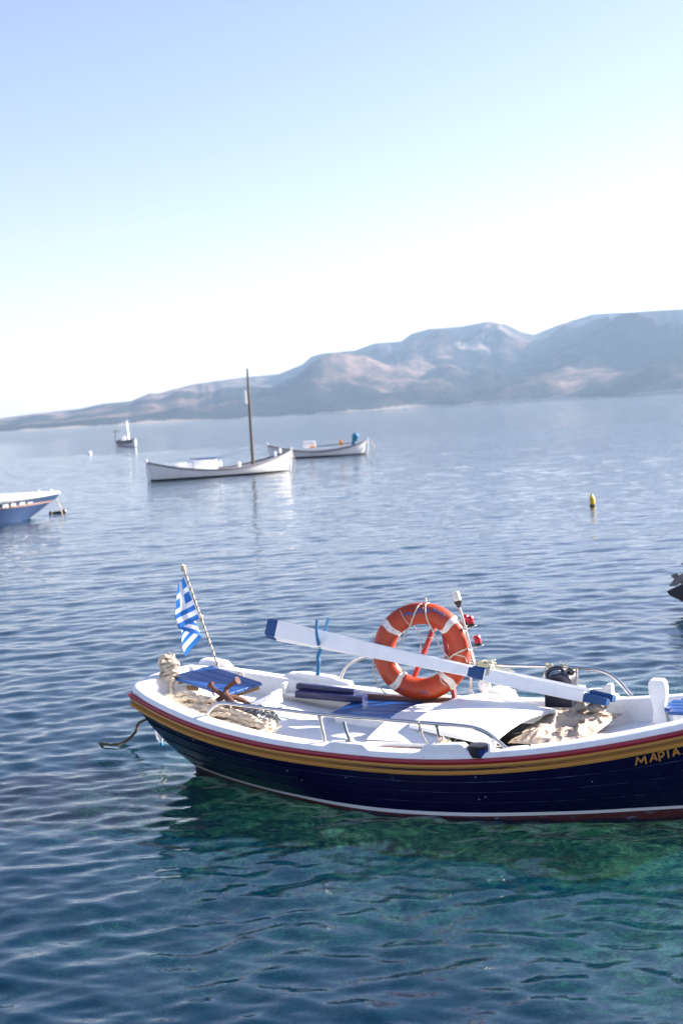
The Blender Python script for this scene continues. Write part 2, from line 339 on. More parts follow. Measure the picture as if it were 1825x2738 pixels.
# seabed: sand and weed-grown rock that falls away from the quay
sx = np.concatenate([np.linspace(-7000, -60, 16)[:-1], np.linspace(-60, 60, 260), np.linspace(60, 7000, 16)[1:]])
sy = np.concatenate([np.linspace(-7000, -8, 14)[:-1], np.linspace(-8, 70, 220), np.linspace(70, 7000, 16)[1:]])
BX, BY = np.meshgrid(sx, sy, indexing='ij'); v1, v2 = VN(1), VN(2)
rough_ = v1(BX*1.1+50, BY*1.1+50)*0.35+v2(BX*2.7+50, BY*2.7)*0.16
depth = np.clip(1.15+0.05*BY, 1.0, 7.5)
me = grid_mesh('seabed', BX, BY, np.where(depth < 7.4, rough_, 0)-depth)
m, n, b, vec = base('seabed_rock')
a1 = noise(n, vec, 0.8, 6, 0.65, 0.6); a2 = noise(n, vec, 4.5, 6, 0.7, 1.2); a3 = noise(n, vec, 17, 4, 0.7, 0.8)
c = ramp(n, a1.outputs[0], [(0.36, (0.03, 0.14, 0.10)), (0.45, (0.20, 0.44, 0.24)), (0.56, (0.62, 0.72, 0.45))]).outputs[0]
sb1 = n.nodes.new('ShaderNodeVectorMath'); sb1.operation = 'SUBTRACT'; n.links.new(vec, sb1.inputs[0]); sb1.inputs[1].default_value = (2.3, 11.2, -1.6)
sb2 = mapping(n, sb1.outputs[0], (1/4.0, 1/3.6, 0)); sb3 = n.nodes.new('ShaderNodeVectorMath'); sb3.operation = 'LENGTH'; n.links.new(sb2.outputs[0], sb3.inputs[0])
sb4 = n.nodes.new('ShaderNodeMath'); sb4.operation = 'MULTIPLY_ADD'; n.links.new(a1.outputs[0], sb4.inputs[0]); sb4.inputs[1].default_value = -1.6; n.links.new(sb3.outputs['Value'], sb4.inputs[2])
sb5 = n.nodes.new('ShaderNodeMath'); n.links.new(sb4.outputs[0], sb5.inputs[0]); sb5.inputs[1].default_value = 0.6
c = mixc(n, ramp(n, sb5.outputs[0], [(0.55, (0, 0, 0)), (1.0, (1, 1, 1))]).outputs[0], c, mixc(n, a2.outputs[0], (0.002, 0.012, 0.034), (0.008, 0.04, 0.075)))
c2 = ramp(n, a2.outputs[0], [(0.40, (0.06, 0.11, 0.09)), (0.49, (0.6, 0.65, 0.5)), (0.56, (2.0, 2.0, 1.5))]).outputs[0]
c = mixc(n, 0.85, c, c2, 'MULTIPLY')
c = mixc(n, 0.8, c, ramp(n, a3.outputs[0], [(0.42, (0.12, 0.15, 0.14)), (0.56, (1, 1, 1))]).outputs[0], 'MULTIPLY')
n.links.new(c, b.inputs['Base Color']); b.inputs['Roughness'].default_value = 0.9; bumpn(n, b, a2.outputs[0], 0.8, 0.1)
link('seabed', me, 'seabed_rock', kind='structure', label='green weed and pale sand under the shallow water', smooth=False)

# ================================================================== HILLS ACROSS THE BAY
ridge = [(-2600, 1230), (-900, 1150), (-400, 1128), (0, 1117), (93, 1104), (210, 1092), (279, 1077), (349, 1071), (380, 1058), (402, 1049), (425, 1050), (466, 1038), (524, 1024), (652, 1007), (745, 998), (809, 972), (832, 951), (861, 943),
         (949, 935), (1001, 916), (1071, 911), (1100, 890), (1147, 877), (1234, 871), (1304, 857), (1350, 865), (1397, 887), (1426, 893), (1490, 867), (1583, 838), (1688, 832), (1825, 824), (2100, 812), (2600, 850), (3300, 900), (4600, 930)]
az_r, el_r = [], []
for px, py in ridge:
    d = ray(px, py); az_r.append(math.atan2(d.x, d.y)); el_r.append(max(d.z/math.hypot(d.x, d.y), 0.002))
NA, NR = 900, 200
AZ = np.linspace(R_(-42), R_(42), NA); ELT = np.interp(AZ, az_r, el_r)
shore = 3500+260*np.sin(AZ*9+1)+700*np.clip(-AZ/0.3, 0, 1)
UU = np.linspace(0, 1, NR); AG, UG = np.meshgrid(AZ, UU, indexing='ij')
RGd = shore[:, None]+UG*2900
HX, HY = RGd*np.sin(AG), RGd*np.cos(AG)
vn = [VN(20+i) for i in range(8)]
wx = HX/640+0.7*vn[6](HX/900, HY/900); wy = HY/820+0.7*vn[7](HX/900+9, HY/900)
rid = np.zeros_like(HX); amp = 1.0; fq = 1.0; prev = 1.0
for i in range(6):
    q = 1-np.abs(2*vn[i](wx*fq+31*i+200, wy*fq+17*i+200)-1); q = q**1.25; rid += amp*q*prev; prev = 0.35+0.65*q; amp *= 0.38; fq *= 2.05
rid /= 1.6
prof = np.clip(UG/0.62, 0, 1); prof = prof**0.75*(1-0.25*np.clip((UG-0.68)/0.32, 0, 1))
Hh = prof*(0.32+0.95*rid)+0.16*np.clip(UG*30, 0, 1)*(0.3+vn[3](HX/90+500, HY/90+500)) + 0.22*np.exp(-((UG-0.2)/0.09)**2)*np.clip(rid*1.8-0.5, 0, 1)
el = (Hh/RGd).max(1); HZ = Hh*(ELT/el)[:, None]; HZ[:, 0] = -2.0
me = grid_mesh('hills', HX, HY, HZ)
m, n, b, vec = base('dry_hillside')
h1 = noise(n, vec, 0.0038, 6, 0.55, 0.6); h2 = noise(n, vec, 0.022, 7, 0.72); h3 = noise(n, vec, 0.0022, 4, 0.5)
c = ramp(n, h1.outputs[0], [(0.38, (0.014, 0.016, 0.017)), (0.48, (0.030, 0.027, 0.028)), (0.56, (0.15, 0.10, 0.085)), (0.70, (0.28, 0.195, 0.165))]).outputs[0]  # warm pale stops: bare soil, with sunlit patches put into the colour
c = mixc(n, ramp(n, h2.outputs[0], [(0.46, (0, 0, 0)), (0.62, (0.75, 0.75, 0.75))]).outputs[0], c, (0.028, 0.030, 0.022))
# pale quarry scar below the middle peak, pale low cliffs along the shore
q0 = on_y(1275, 925, 5000)
sp = n.nodes.new('ShaderNodeVectorMath'); sp.operation = 'SUBTRACT'; n.links.new(vec, sp.inputs[0]); sp.inputs[1].default_value = q0
sm = mapping(n, sp.outputs[0], (1/85, 1/900, 1/40)); sl_ = n.nodes.new('ShaderNodeVectorMath'); sl_.operation = 'LENGTH'; n.links.new(sm.outputs[0], sl_.inputs[0])
ad = n.nodes.new('ShaderNodeMath'); ad.operation = 'MULTIPLY_ADD'; n.links.new(h2.outputs[0], ad.inputs[0]); ad.inputs[1].default_value = -3.4; ad.inputs[2].default_value = 1.75
ad2 = n.nodes.new('ShaderNodeMath'); n.links.new(sl_.outputs['Value'], ad2.inputs[0]); n.links.new(ad.outputs[0], ad2.inputs[1])
c = mixc(n, ramp(n, ad2.outputs[0], [(0.55, (1, 1, 1)), (0.85, (0, 0, 0))]).outputs[0], c, (0.26, 0.21, 0.19))
sz = n.nodes.new('ShaderNodeSeparateXYZ'); n.links.new(vec, sz.inputs[0])
az_ = n.nodes.new('ShaderNodeMath'); az_.operation = 'MULTIPLY_ADD'; n.links.new(h1.outputs[0], az_.inputs[0]); az_.inputs[1].default_value = -60; n.links.new(sz.outputs[2], az_.inputs[2])
az3 = n.nodes.new('ShaderNodeMath'); az3.operation = 'ADD'; az3.inputs[1].default_value = 25; n.links.new(az_.outputs[0], az3.inputs[0]); az_ = az3
c = mixc(n, ramp(n, az_.outputs[0], [(0.0, (0.8, 0.8, 0.8)), (0.02, (0, 0, 0))]).outputs[0], c, (0.40, 0.33, 0.29))
n.links.new(c, b.inputs['Base Color']); b.inputs['Roughness'].default_value = 1.0; b.inputs['Specular IOR Level'].default_value = 0.0
bumpn(n, b, h2.outputs[0], 0.9, 25)
link('hills', me, 'dry_hillside', kind='structure', label='bare brown hills along the far shore of the bay', smooth=False)

# ================================================================== HAZE
hz_top = float(HZ.max())+15
hz = MB().box((0, 1500, (hz_top-10)/2), (22000, 17000, hz_top+10), bev=0).build('haze', None, smooth=False, kind='stuff', label='pale bluish sea haze in front of the far hills')
m = bpy.data.materials.new('haze_air'); m.use_nodes = True; n = m.node_tree; n.nodes.clear()
pv = n.nodes.new('ShaderNodeVolumePrincipled'); pv.inputs['Color'].default_value = (0.50, 0.72, 1.0, 1); pv.inputs['Density'].default_value = 0.82e-4; pv.inputs['Anisotropy'].default_value = 0.2
ou = n.nodes.new('ShaderNodeOutputMaterial'); n.links.new(pv.outputs[0], ou.inputs['Volume']); hz.data.materials.append(m)

# ================================================================== THE MOORED WOODEN BOAT (local frame: x along the keel from the stern, y to the far side, z up)
BO = Vector((-1.3745, 10.6345, 0)); BYAW, BHEEL = R_(-26.55), 0.0185
boat = empty('fishing_boat', BO, (BHEEL, 0, BYAW), label='navy blue wooden fishing boat with red and gold rails, nearest of the boats', cat='boat')
BM = (Matrix.Rotation(BYAW, 3, 'Z') @ Matrix.Rotation(BHEEL, 3, 'X')); BI = BM.transposed(); BC = BI @ (CP-BO)
def Bz(px, py, z): d = BI @ ray(px, py); return BC+d*((z-BC.z)/d.z)
def By(px, py, y): d = BI @ ray(px, py); return BC+d*((y-BC.y)/d.y)
def thing(name, b, label, cat, group=None):      # a loose thing lying in the boat: a top-level Empty at its base, turned with the boat
    b = Vector(b); o = empty(name, BO+BM @ b, (BHEEL, 0, BYAW), label, cat, group); OFF[o.name] = b; return o
def solo(mb, name, mat, b, label, cat, group=None, smooth=True):      # the same for a thing that is one mesh
    b = Vector(b); mb.v = [tuple(Vector(p)-b) for p in mb.v]
    o = mb.build(name, mat, None, smooth, label=label, cat=cat, group=group); o.location = BO+BM @ b; o.rotation_euler = (BHEEL, 0, BYAW); return o
ST = [0, .35, .7, 1.2, 1.8, 2.5, 3.2, 3.9, 4.5, 5.2]
HB = [.48, .617, .72, .788, .80, .798, .696, .485, .284, 0.0]
HW = [.06, .25, .41, .60, .765, .766, .59, .345, .168, 0.0]
def hb(s): return float(hermite(ST, HB, s))
def hw(s): return float(hermite(ST, HW, s))
def zs(s): u = (s-2.2)/2.2; return .395+.008*u+.275*u*u
BULGE = 0.15
def hull_pt(q, side, z, off=0.0):
    """point of the outer skin: q = station along the sheer, z = height"""
    top = zs(q); v = min(1, max(0, (top-z)/top)); b, w_ = hb(q), hw(q)
    if z >= 0: y = w_+(b-w_)*(1-v**1.7)
    else: y = w_*math.sqrt(max(0, 1-(z/-0.24)**2))
    s = q+(0.27*v**1.1)*(1-q/5.2)-0.55*v*(q/5.2)**6
    if z < 0: s += 0.35*(-z)*(1-q/5.2)
    return Vector((s, side*(y+off), z))
QS = np.concatenate([np.linspace(0, 0.5, 8)[:-1], np.linspace(0.5, 5.2, 40)])
def strip(name, side, ztop, zbot, mat, parent=boat, nz=6, off0=0.0, off1=0.0):
    mb = MB(); mb.grid(lambda u, v: hull_pt(float(np.interp(u, np.linspace(0, 1, len(QS)), QS)), side, (lambda q: ztop(q)+(zbot(q)-ztop(q))*v)(float(np.interp(u, np.linspace(0, 1, len(QS)), QS))), off0+(off1-off0)*v), len(QS), nz)
    return mb.build(name, mat, parent)
zb_boot_top = lambda q: 0.058+0.012*max(0, q-2)
zb_boot_bot = lambda q: 0.034+0.014*max(0, q-2)
hull_part = None
for side in (-1, 1):
    fr_ = [0.0, 0.30, 0.53, 0.77, 1.0]; ztop = lambda q: zs(q)-0.06
    for i in range(4):
        zt = (lambda a: (lambda q: ztop(q)+(zb_boot_top(q)-ztop(q))*a))(fr_[i]); zbn = (lambda a: (lambda q: ztop(q)+(zb_boot_top(q)-ztop(q))*a-0.003))(fr_[i+1])
        o = strip('strake', side, zt, zbn, 'navy_paint', off0=0.006, off1=0.0)
        if i == 0 and side == -1: top_strake = o
    strip('boot_stripe', side, zb_boot_top, zb_boot_bot, 'boot_white', off0=0.004, off1=0.004, nz=3)
    strip('bottom_planking', side, zb_boot_bot, lambda q: -0.24, 'antifoul', nz=9, off0=0.002)
    for a_, th_ in ((0.30, .0042), (0.53, .0026), (0.77, .0024)):      # paint worn pale along the plank seams
        zc_ = (lambda a: (lambda q: ztop(q)+(zb_boot_top(q)-ztop(q))*a))(a_)
        strip('seam', side, (lambda z, t: (lambda q: z(q)+t/2))(zc_, th_), (lambda z, t: (lambda q: z(q)-t/2))(zc_, th_), 'seam_worn', off0=.0070, off1=.0070, nz=2)
# transom, bulging aft
def trans(u, v):
    z = zs(0)-0.02+(-0.2-(zs(0)-0.02))*v; p = hull_pt(0, 1, z); t = -1+2*u
    return Vector((p.x-BULGE*(1-t*t)*(1-v*0.8), p.y*t, z))
MB().grid(trans, 17, 10).build('transom', 'navy_paint', boat)
MB().sweep([(Vector((s, 0, -0.24)), Vector((0, 1, 0)), Vector((0, 0, 1))) for s in np.linspace(.45, 4.5, 20)], [(-.03, -.05), (.03, -.05), (.03, .06), (-.03, .06)]).build('keel', 'antifoul', boat)
MB().plate([(0.22, 0.04), (0.44, -0.02), (0.44, -0.28), (0.18, -0.27), (0.15, -0.1)], 0.035, Matrix(((1, 0, 0), (0, 0, -1), (0, 1, 0)))).build('rudder', 'brown_wood', boat)
# rails along each side
def side_frames(side, q0=0.0, q1=5.2, n=46):
    out = []
    for q in np.linspace(q0, q1, n):
        p = Vector((q, side*hb(q), zs(q))); a = Vector((q+.02, side*hb(min(5.2, q+.02)), zs(q+.02))); b = Vector((q-.02, side*hb(max(0, q-.02)), zs(q-.02)))
        t = (a-b).normalized(); o = Vector((t.y, -t.x, 0)).normalized()*(-side if t.x > 0 else side)
        if o.y*side < 0: o = -o
        out.append((p, o, Vector((0, 0, 1))))
    return out
for side in (-1, 1):
    fs = side_frames(side)
    MB().sweep(fs, [(0.0, -.028), (.016, -.030), (.026, -.022), (.030, -.012), (.026, -.001), (.014, .004), (0.0, .003)]).build('rub_rail', 'red_paint', boat)
    MB().sweep(fs, [(0.0, -.029), (.015, -.032), (.017, -.044), (.003, -.050), (.003, -.069), (.019, -.073), (.022, -.080), (.019, -.088), (.014, -.089), (.014, -.096), (0.0, -.100)]).build('gold_moulding', 'gold_paint', boat)
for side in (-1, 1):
    MB().sweep(side_frames(side), [(0.0, -.054), (.0045, -.054), (.0045, -.0665), (0.0, -.0665)]).build('groove_shade', 'gold_shade', boat)  # darker ochre strip paints the groove's shade into the gold moulding
# white gunwale cap running right round the stern
pl = [Vector((q, -hb(q), zs(q))) for q in np.linspace(5.1, 0.06, 60)]
pl += [Vector((-BULGE*(1-t*t)*0.95, hb(0)*t*0.98, zs(0)-.004)) for t in np.linspace(-0.93, 0.93, 24)]
pl += [Vector((q, hb(q), zs(q))) for q in np.linspace(0.06, 5.1, 60)]
for _ in range(3): pl = [pl[0]]+[(pl[i-1]+pl[i]*2+pl[i+1])/4 for i in range(1, len(pl)-1)]+[pl[-1]]
fs = []
for i, p in enumerate(pl):
    t = (pl[min(i+1, len(pl)-1)]-pl[max(i-1, 0)]); o = Vector((-t.y, t.x, 0)).normalized()
    fs.append((p, -o if False else o, Vector((0, 0, 1))))
if fs[10][1].y > 0: fs = [(p, -o, u) for p, o, u in fs]
MB().sweep(fs, [(.008, -.002), (.008, .018), (.0, .030), (-.012, .036), (-.105, .038), (-.116, .034), (-.120, .026), (-.122, -.125), (-.100, -.125), (-.09, -.002)]).build('gunwale_cap', 'white_paint', boat)
DECK = lambda s: zs(s)-0.115
def deckf(u, v):
    s = -0.05+u*5.0; s_ = max(s, 0); wd = max(0.02, hb(s_)-0.105); t = -1+2*v
    return Vector((s, t*wd, DECK(s_)+0.022*(1-t*t)))
MB().grid(deckf, 60, 13).build('deck', 'white_paint', boat)

# ---- painted name on the near bow
def px_of(p):
    d = BO+BM @ Vector(p)-CP; z = d.dot(FW); return np.array([IW/2+F_PX*d.dot(RT)/z, IH/2-F_PX*d.dot(UP)/z])
def hull_hit(px, py, off=0.0065):
    q, z = 3.6, 0.4; t = np.array([px, py])
    for _ in range(12):
        p0 = px_of(hull_pt(q, -1, z, off)); J = np.stack([(px_of(hull_pt(q+1e-3, -1, z, off))-p0)/1e-3, (px_of(hull_pt(q, -1, z+1e-3, off))-p0)/1e-3], 1)
        dq = np.linalg.solve(J, t-p0); q += float(np.clip(dq[0], -.3, .3)); z += float(np.clip(dq[1], -.1, .1)); q = min(max(q, .1), 5.0)
    return hull_pt(q, -1, z, off)
letters = [[[(1171, 584), (1183, 515), (1215, 560), (1246, 507), (1258, 571)]], [[(1292, 556), (1318, 482), (1347, 541)], [(1301, 531), (1340, 522)]],
           [[(1374, 549), (1359, 477)], [(1359, 478), (1393, 468), (1406, 489), (1393, 511), (1367, 517)]], [[(1436, 455), (1446, 521)]],
           [[(1484, 508), (1500, 440), (1539, 494)], [(1490, 486), (1528, 477)]], [[(1562, 490), (1572, 486)]]]
for L in letters:
    mb = MB()
    for st in L:
        P = []
        for (a, b_) in zip(st[:-1], st[1:]):
            for k in range(5): P.append(hull_hit(1325+(a[0]+(b_[0]-a[0])*k/5)/3.136, 1860+(a[1]+(b_[1]-a[1])*k/5)/3.136))
        P.append(hull_hit(1325+st[-1][0]/3.136, 1860+st[-1][1]/3.136))
        mb.tube(P, [0.0052+0.0012*random.random() for _ in P], 6)
    mb.v = [(x, y if abs(y) > 9 else y, z) for x, y, z in mb.v]
    mb.build('letter', 'gold_paint', top_strake)
# rust streaks and a through-hull fitting
p = hull_hit(800, 2080, 0.0); MB().lathe([(.018, -.02), (.02, .004), (.014, .012), (.012, -.006)], p, (p-hull_hit(800, 2080, -.05)).normalized(), 14).build('drain_fitting', 'navy_paint', boat)
p = hull_hit(1050, 2083, 0.0); MB().lathe([(.012, -.02), (.013, .003), (.008, .006)], p, (0, -1, 0), 12).build('drain_fitting', 'navy_paint', boat)
random.seed(3)
for k in range(9):
    q = random.uniform(.5, 4.0); z = zs(q)*random.uniform(.35, .78)
    MB().lathe([(.0, .0015), (.0025, .001), (.003, -.002)], hull_pt(q, -1, z, 0.006), (0, -1, .1), 6).build('nail_head', 'boot_white', boat)

# ---- raised pads with rowlock notches on both gunwales
def pad(side, prof, inset=(.004, .075), z0=.020):
    mb = MB(); ss = []
    for (a, b_) in zip(prof[:-1], prof[1:]):
        for k in range(6): t = k/6; ss.append((a[0]+(b_[0]-a[0])*t, a[1]+(b_[1]-a[1])*(3*t*t-2*t**3)))
    ss.append(prof[-1]); v = []
    for (s, h) in ss:
        b = hb(s); z = zs(s); y0, y1 = side*(b-inset[0]), side*(b-inset[1])
        v += [(s, y0, z+z0), (s, y0-side*.002, z+.036+h-.004), (s, y0-side*.008, z+.036+h), (s, y1+side*.008, z+.036+h), (s, y1+side*.002, z+.036+h-.004), (s, y1, z+z0)]
    f = [(i*6+j, i*6+(j+1) % 6, (i+1)*6+(j+1) % 6, (i+1)*6+j) for i in range(len(ss)-1) for j in range(6)]
    f += [tuple(range(5, -1, -1)), tuple((len(ss)-1)*6+j for j in range(6))]
    return mb.add(v, f).build('rowlock_pad', 'white_paint', boat)
pad(-1, [(1.70, 0), (1.76, .03), (1.80, .034), (1.95, .036), (1.99, .036), (2.045, .002)])
pad(-1, [(2.37, .0), (2.42, .05), (2.46, .056), (2.60, .058), (2.66, .058), (2.73, .002)])
pad(1, [(0.62, 0), (0.70, .04), (0.80, .055), (1.02, .055), (1.10, .035), (1.16, .03), (1.18, 0)])
pad(1, [(2.10, 0), (2.22, .03), (2.32, .085), (2.40, .09), (2.46, .06), (2.50, 0)])
pad(1, [(2.90, 0), (2.93, .09), (2.97, .092), (3.02, .09)])
pad(1, [(3.021, .07), (3.10, .072), (3.18, .07)], inset=(.02, .06))
pad(1, [(3.181, .09), (3.20, .10), (3.235, .10), (3.24, .03), (3.27, .02), (3.28, 0)])
pad(1, [(0.02, 0), (0.05, .045), (0.12, .055), (0.20, .05), (0.26, 0)], inset=(.01, .10))

# ---- stainless handrails
def rail(pts, posts, r=.0125):
    rp = MB().tube(spline(pts, 10), r, 12).build('handrail', 'steel', boat)
    for a, b_ in posts:
        MB().tube([a, b_], r*.95, 10).tube([Vector(a)+(Vector(b_)-Vector(a))*.0, Vector(a)+(Vector(b_)-Vector(a))*.08], r*1.25, 10).lathe([(.022, -.004), (.02, .006), (.013, .01)], b_, (0, 0, 1), 12).build('handrail_post', 'steel', rp)
    return rp
nr = [(561, 1932, -.60), (556, 1913, -.60), (566, 1895, -.60), (590, 1880, -.615), (640, 1885, -.64), (750, 1898, -.675), (853, 1910, -.705), (1000, 1922, -.715), (1121, 1932, -.715), (1200, 1938, -.71), (1256, 1944, -.70), (1294, 1956, -.685), (1326, 1978, -.67), (1369, 2017, -.66)]
rail([By(*p) for p in nr], [(By(853, 1911, -.705), By(872, 1998, -.705)), (By(1167, 1938, -.71), By(1177, 1990, -.70))])
frl = [(909, 1816, .70), (922, 1788, .70), (945, 1769, .70), (985, 1755, .70), (1060, 1752, .72), (1250, 1769, .74), (1330, 1778, .735), (1450, 1782, .72), (1550, 1786, .70), (1610, 1796, .68), (1648, 1818, .665), (1688, 1862, .645)]
rail([By(*p) for p in frl], [(By(1257, 1772, .74), By(1258, 1852, .735)), (By(1541, 1786, .70), By(1541, 1838, .69)), (By(1060, 1753, .72), By(1062, 1832, .71))])

# ---- fittings on the near gunwale
pb = By(936, 1981, -.73)
mb = MB().tube(spline([By(919, 1930, -.70), By(924, 1950, -.71), By(929, 1965, -.72), pb], 5), [.0115]*15+[.012], 12)
mb.build('thole_pin', 'grey_pin', boat)
MB().lathe([(.034, -.012), (.03, .006), (.017, .014), (.012, .016)], pb+Vector((0, 0, -.005)), (0, 0, 1), 12).build('pin_collar', 'rope_grey', boat)
c = By(1279, 2006, -.72); zb = Vector((0, 0, 1))
nl = MB().lathe([(.066, -.034), (.069, -.02), (.069, .028), (.06, .036), (.0, .038)], c, (0, 0, 1), 28).build('side_light', 'black_plastic', boat)
MB().lathe([(.0705, -.022), (.0705, .020)], c, (0, 0, 1), 6, a0=R_(-118), a1=R_(-62)).build('lens', 'blue_glass', nl)
MB().box(c+Vector((.08, .03, .01)), (.018, .11, .085)).build('light_board', 'white_paint', nl)
MB().box(c+Vector((-.092, .0, -.004)), (.02, .06, .07), Matrix.Rotation(-.35, 3, 'Y')).build('light_board', 'white_paint', nl)
a, b_ = By(1312, 2003, -.66), By(1423, 2003, -.64)
cl = MB().tube([a+(b_-a)*t for t in (.18, .3, .6, .8, 1.0)], [.016, .017, .015, .011, .012], 10).tube(spline([a+(b_-a)*.70, By(1396, 2010, -.66), By(1396, 2021, -.68)], 5), .012, 8).tube([By(1378, 2021, -.68), By(1408, 2021, -.68)], [.010, .010], 8).tube(spline([a+(b_-a)*.9, By(1416, 1998, -.65), By(1417, 1993, -.65), By(1411, 1992, -.65)], 5), .004, 6).build('cleat', 'iron_black', boat)
MB().tube([a-(b_-a)*.03, a+(b_-a)*.2], .0155, 10).build('wooden_grip', 'brown_wood', cl)

# ---- deck furniture
# stern: bench board, low locker wall
MB().beam((.06, -.36, .545), (.10, .40, .555), .11, .022).build('stern_bench', 'white_paint', boat)
MB().beam((.02, -.30, .50), (.04, .40, .505), .03, .07).build('bench_bearer', 'white_paint', boat)
MB().beam((.17, -.23, .52), (.72, -.27, .50), .025, .12).beam((.74, -.26, .47), (.80, .30, .50), .02, .10).build('locker_coaming', 'white_paint', boat)
MB().beam((.15, .03, .597), (.25, .02, .59), .025, .03).build('locker_ledge', 'raw_wood', boat)
MB().box((.45, .05, .43), (.5, .42, .02)).build('locker_shade', 'interior_shade', boat)  # near-black sheet stands in for the shaded void under the hatch
# blue-topped thwart locker amidships
x0, x1, y0, y1, zt = 1.265, 1.86, .17, .655, .40
MB().box(((x0+x1)/2+.012, (y0+y1)/2+.01, zt-.07), (x1-x0-.03, y1-y0-.03, .115)).build('thwart_locker', 'white_paint', boat)
top = None
for k in range(4):
    w_ = (y1-y0)/4; o = MB().box(((x0+x1)/2+random.uniform(-.004, .004), y0+w_*(k+.5), zt+.001*random.random()), (x1-x0, w_-.004, .022), Matrix.Rotation(random.uniform(-.006, .006), 3, 'X'), .003).build('plank', 'blue_paint', boat)
MB().beam((1.30, .685, .425), (2.12, .675, .415), .055, .045).build('stringer', 'brown_wood', boat)
MB().beam((1.86, .60, .40), (2.14, .52, .40), .16, .05).build('stringer', 'brown_wood', boat)
# dark blue boards stowed in a white bracket along the far side
MB().beam(By(796, 1853, .56), By(976, 1869, .56), .10, .05, bev=.006).build('stowed_board', 'navy_board', boat)
MB().beam(By(793, 1834, .60), By(950, 1850, .60), .05, .045, bev=.018).build('stowed_board', 'navy_board', boat)
p = By(781, 1840, .58); MB().box(p+Vector((-.045, 0, 0)), (.03, .12, .10)).box(p+Vector((.0, .05, 0)), (.11, .02, .10)).box(p+Vector((0, 0, -.04)), (.11, .12, .02)).build('bracket', 'white_paint', boat)
# engine box: cambered top, near wall, bay whose shade is painted as near-black panels
def ebox(u, v):
    y = -.47+v*1.10; s = 1.86+u*.62; t = (y-.08)/.55; return Vector((s, y, .468-.055*t*t))
mb = MB(); mb.grid(ebox, 6, 15); mb.build('engine_box', 'white_paint', boat)
mb = MB(); mb.grid(lambda u, v: Vector((1.86, -.47+v*1.10, ebox(0, v).z-u*.17)), 3, 15); mb.build('engine_box_wall', 'white_paint', boat)
MB().beam((1.87, -.475, .345), (3.0, -.475, .36), .022, .125).build('engine_box_wall', 'white_paint', boat)
MB().beam((1.98, -.53, .375), (2.62, -.53, .385), .03, .03).build('wood_strip', 'brown_wood', boat)
MB().box((2.72, -.02, .335), (.75, .88, .02)).box((3.08, 0, .34), (.02, .85, .06)).build('bay_shade', 'interior_shade', boat)
MB().beam((2.46, -.45, .36), (2.46, .5, .36), .02, .16).build('bay_shade', 'interior_shade', boat)
# bow: bitt, breakwater strip and slatted blue seat
bb = Vector((3.735, 0, .50)); prof = [(0.0, .052), (.06, .044), (.12, .036), (.17, .043), (.22, .055), (.27, .056), (.30, .050), (.315, .036)]
MB().sweep([(bb+Vector((.055*h/.3-.035*h, .0, h)), Vector((1, 0, 0)), Vector((0, 1, 0))) for h, r in prof], [(-.05, -.03), (.05, -.03), (.05, .03), (-.05, .03)]) 
mb = MB(); v = []
for h, r in prof:
    cx = bb.x-.05*h
    for (a, d) in ((-1, -1), (-.85, -1.1), (.85, -1.1), (1, -1), (1.0, 1), (.85, 1.1), (-.85, 1.1), (-1, 1)): v.append((cx+a*r, bb.y+d*.034, bb.z+h-.03))
f = [(i*8+j, i*8+(j+1) % 8, (i+1)*8+(j+1) % 8, (i+1)*8+j) for i in range(len(prof)-1) for j in range(8)]+[tuple((len(prof)-1)*8+j for j in range(8))]
mb.add(v, f).build('mooring_bitt', 'white_paint', boat)
MB().beam((3.70, -.03, .49), (3.42, -.50, .42), .012, .05, bev=.003).build('breakwater', 'white_paint', boat)
MB().box((4.2, .05, .56), (.72, .38, .07)).build('bow_seat_base', 'white_paint', boat)
for k in range(5):
    y = -.16+k*.085; inset = .05 if k in (0, 4) else .012 if k in (1, 3) else 0
    MB().box((4.16+inset*.6, y+.03, .607), (.80-inset*1.2, .079, .022), None, .006).build('seat_slat', 'blue_paint', boat)

# ---- light mast clamped to the far rail
pb, pt = By(1269, 1777, .725), By(1227, 1622, .725); ax = (pt-pb).normalized()
lm = MB().tube([pb, pt], .0105, 10).build('light_mast', 'steel', boat)
MB().lathe([(.014, -.005), (.018, .012), (.027, .03), (.030, .036), (.030, .044)], pt, ax, 16).build('lamp_base', 'black_plastic', lm)
MB().lathe([(.027, .044), (.030, .05), (.0275, .105), (.024, .112), (.0, .114)], pt, ax, 16).build('lamp_lens', 'lens_white', lm)
for (x, y, yy) in ((1260, 1672, .69), (1279, 1724, .69), (1247, 1668, .80)):
    q = By(x, y, yy); t = (q-pb).dot(ax); m_ = pb+ax*t
    MB().lathe([(.030, -.006), (.031, .004), (.027, .006), (.027, .016)], q, ax, 16).build('lamp_base', 'black_plastic', lm)
    MB().lathe([(.026, .016), (.0265, .022), (.024, .066), (.021, .070), (.0, .071)], q, ax, 16).build('lamp_lens', 'red_lens', lm)
    MB().lathe([(.038, -.010), (.038, -.006)], q, ax, 16).beam(m_-ax*.012, q-ax*.012, .02, .005, ax).box(m_-ax*.022, (.035, .035, .022), None, .004).build('lamp_bracket', 'steel', lm)

# ---- red A-frame behind the life ring
rs = MB().beam(By(1170, 1650, .80), By(1098, 1832, .76), .03, .045, (0, 1, 0)).build('ring_stand', 'post_red', boat)
MB().beam(By(1180, 1650, .80), By(1215, 1872, .70), .03, .04, (0, 1, 0)).build('stand_leg', 'post_red', rs)

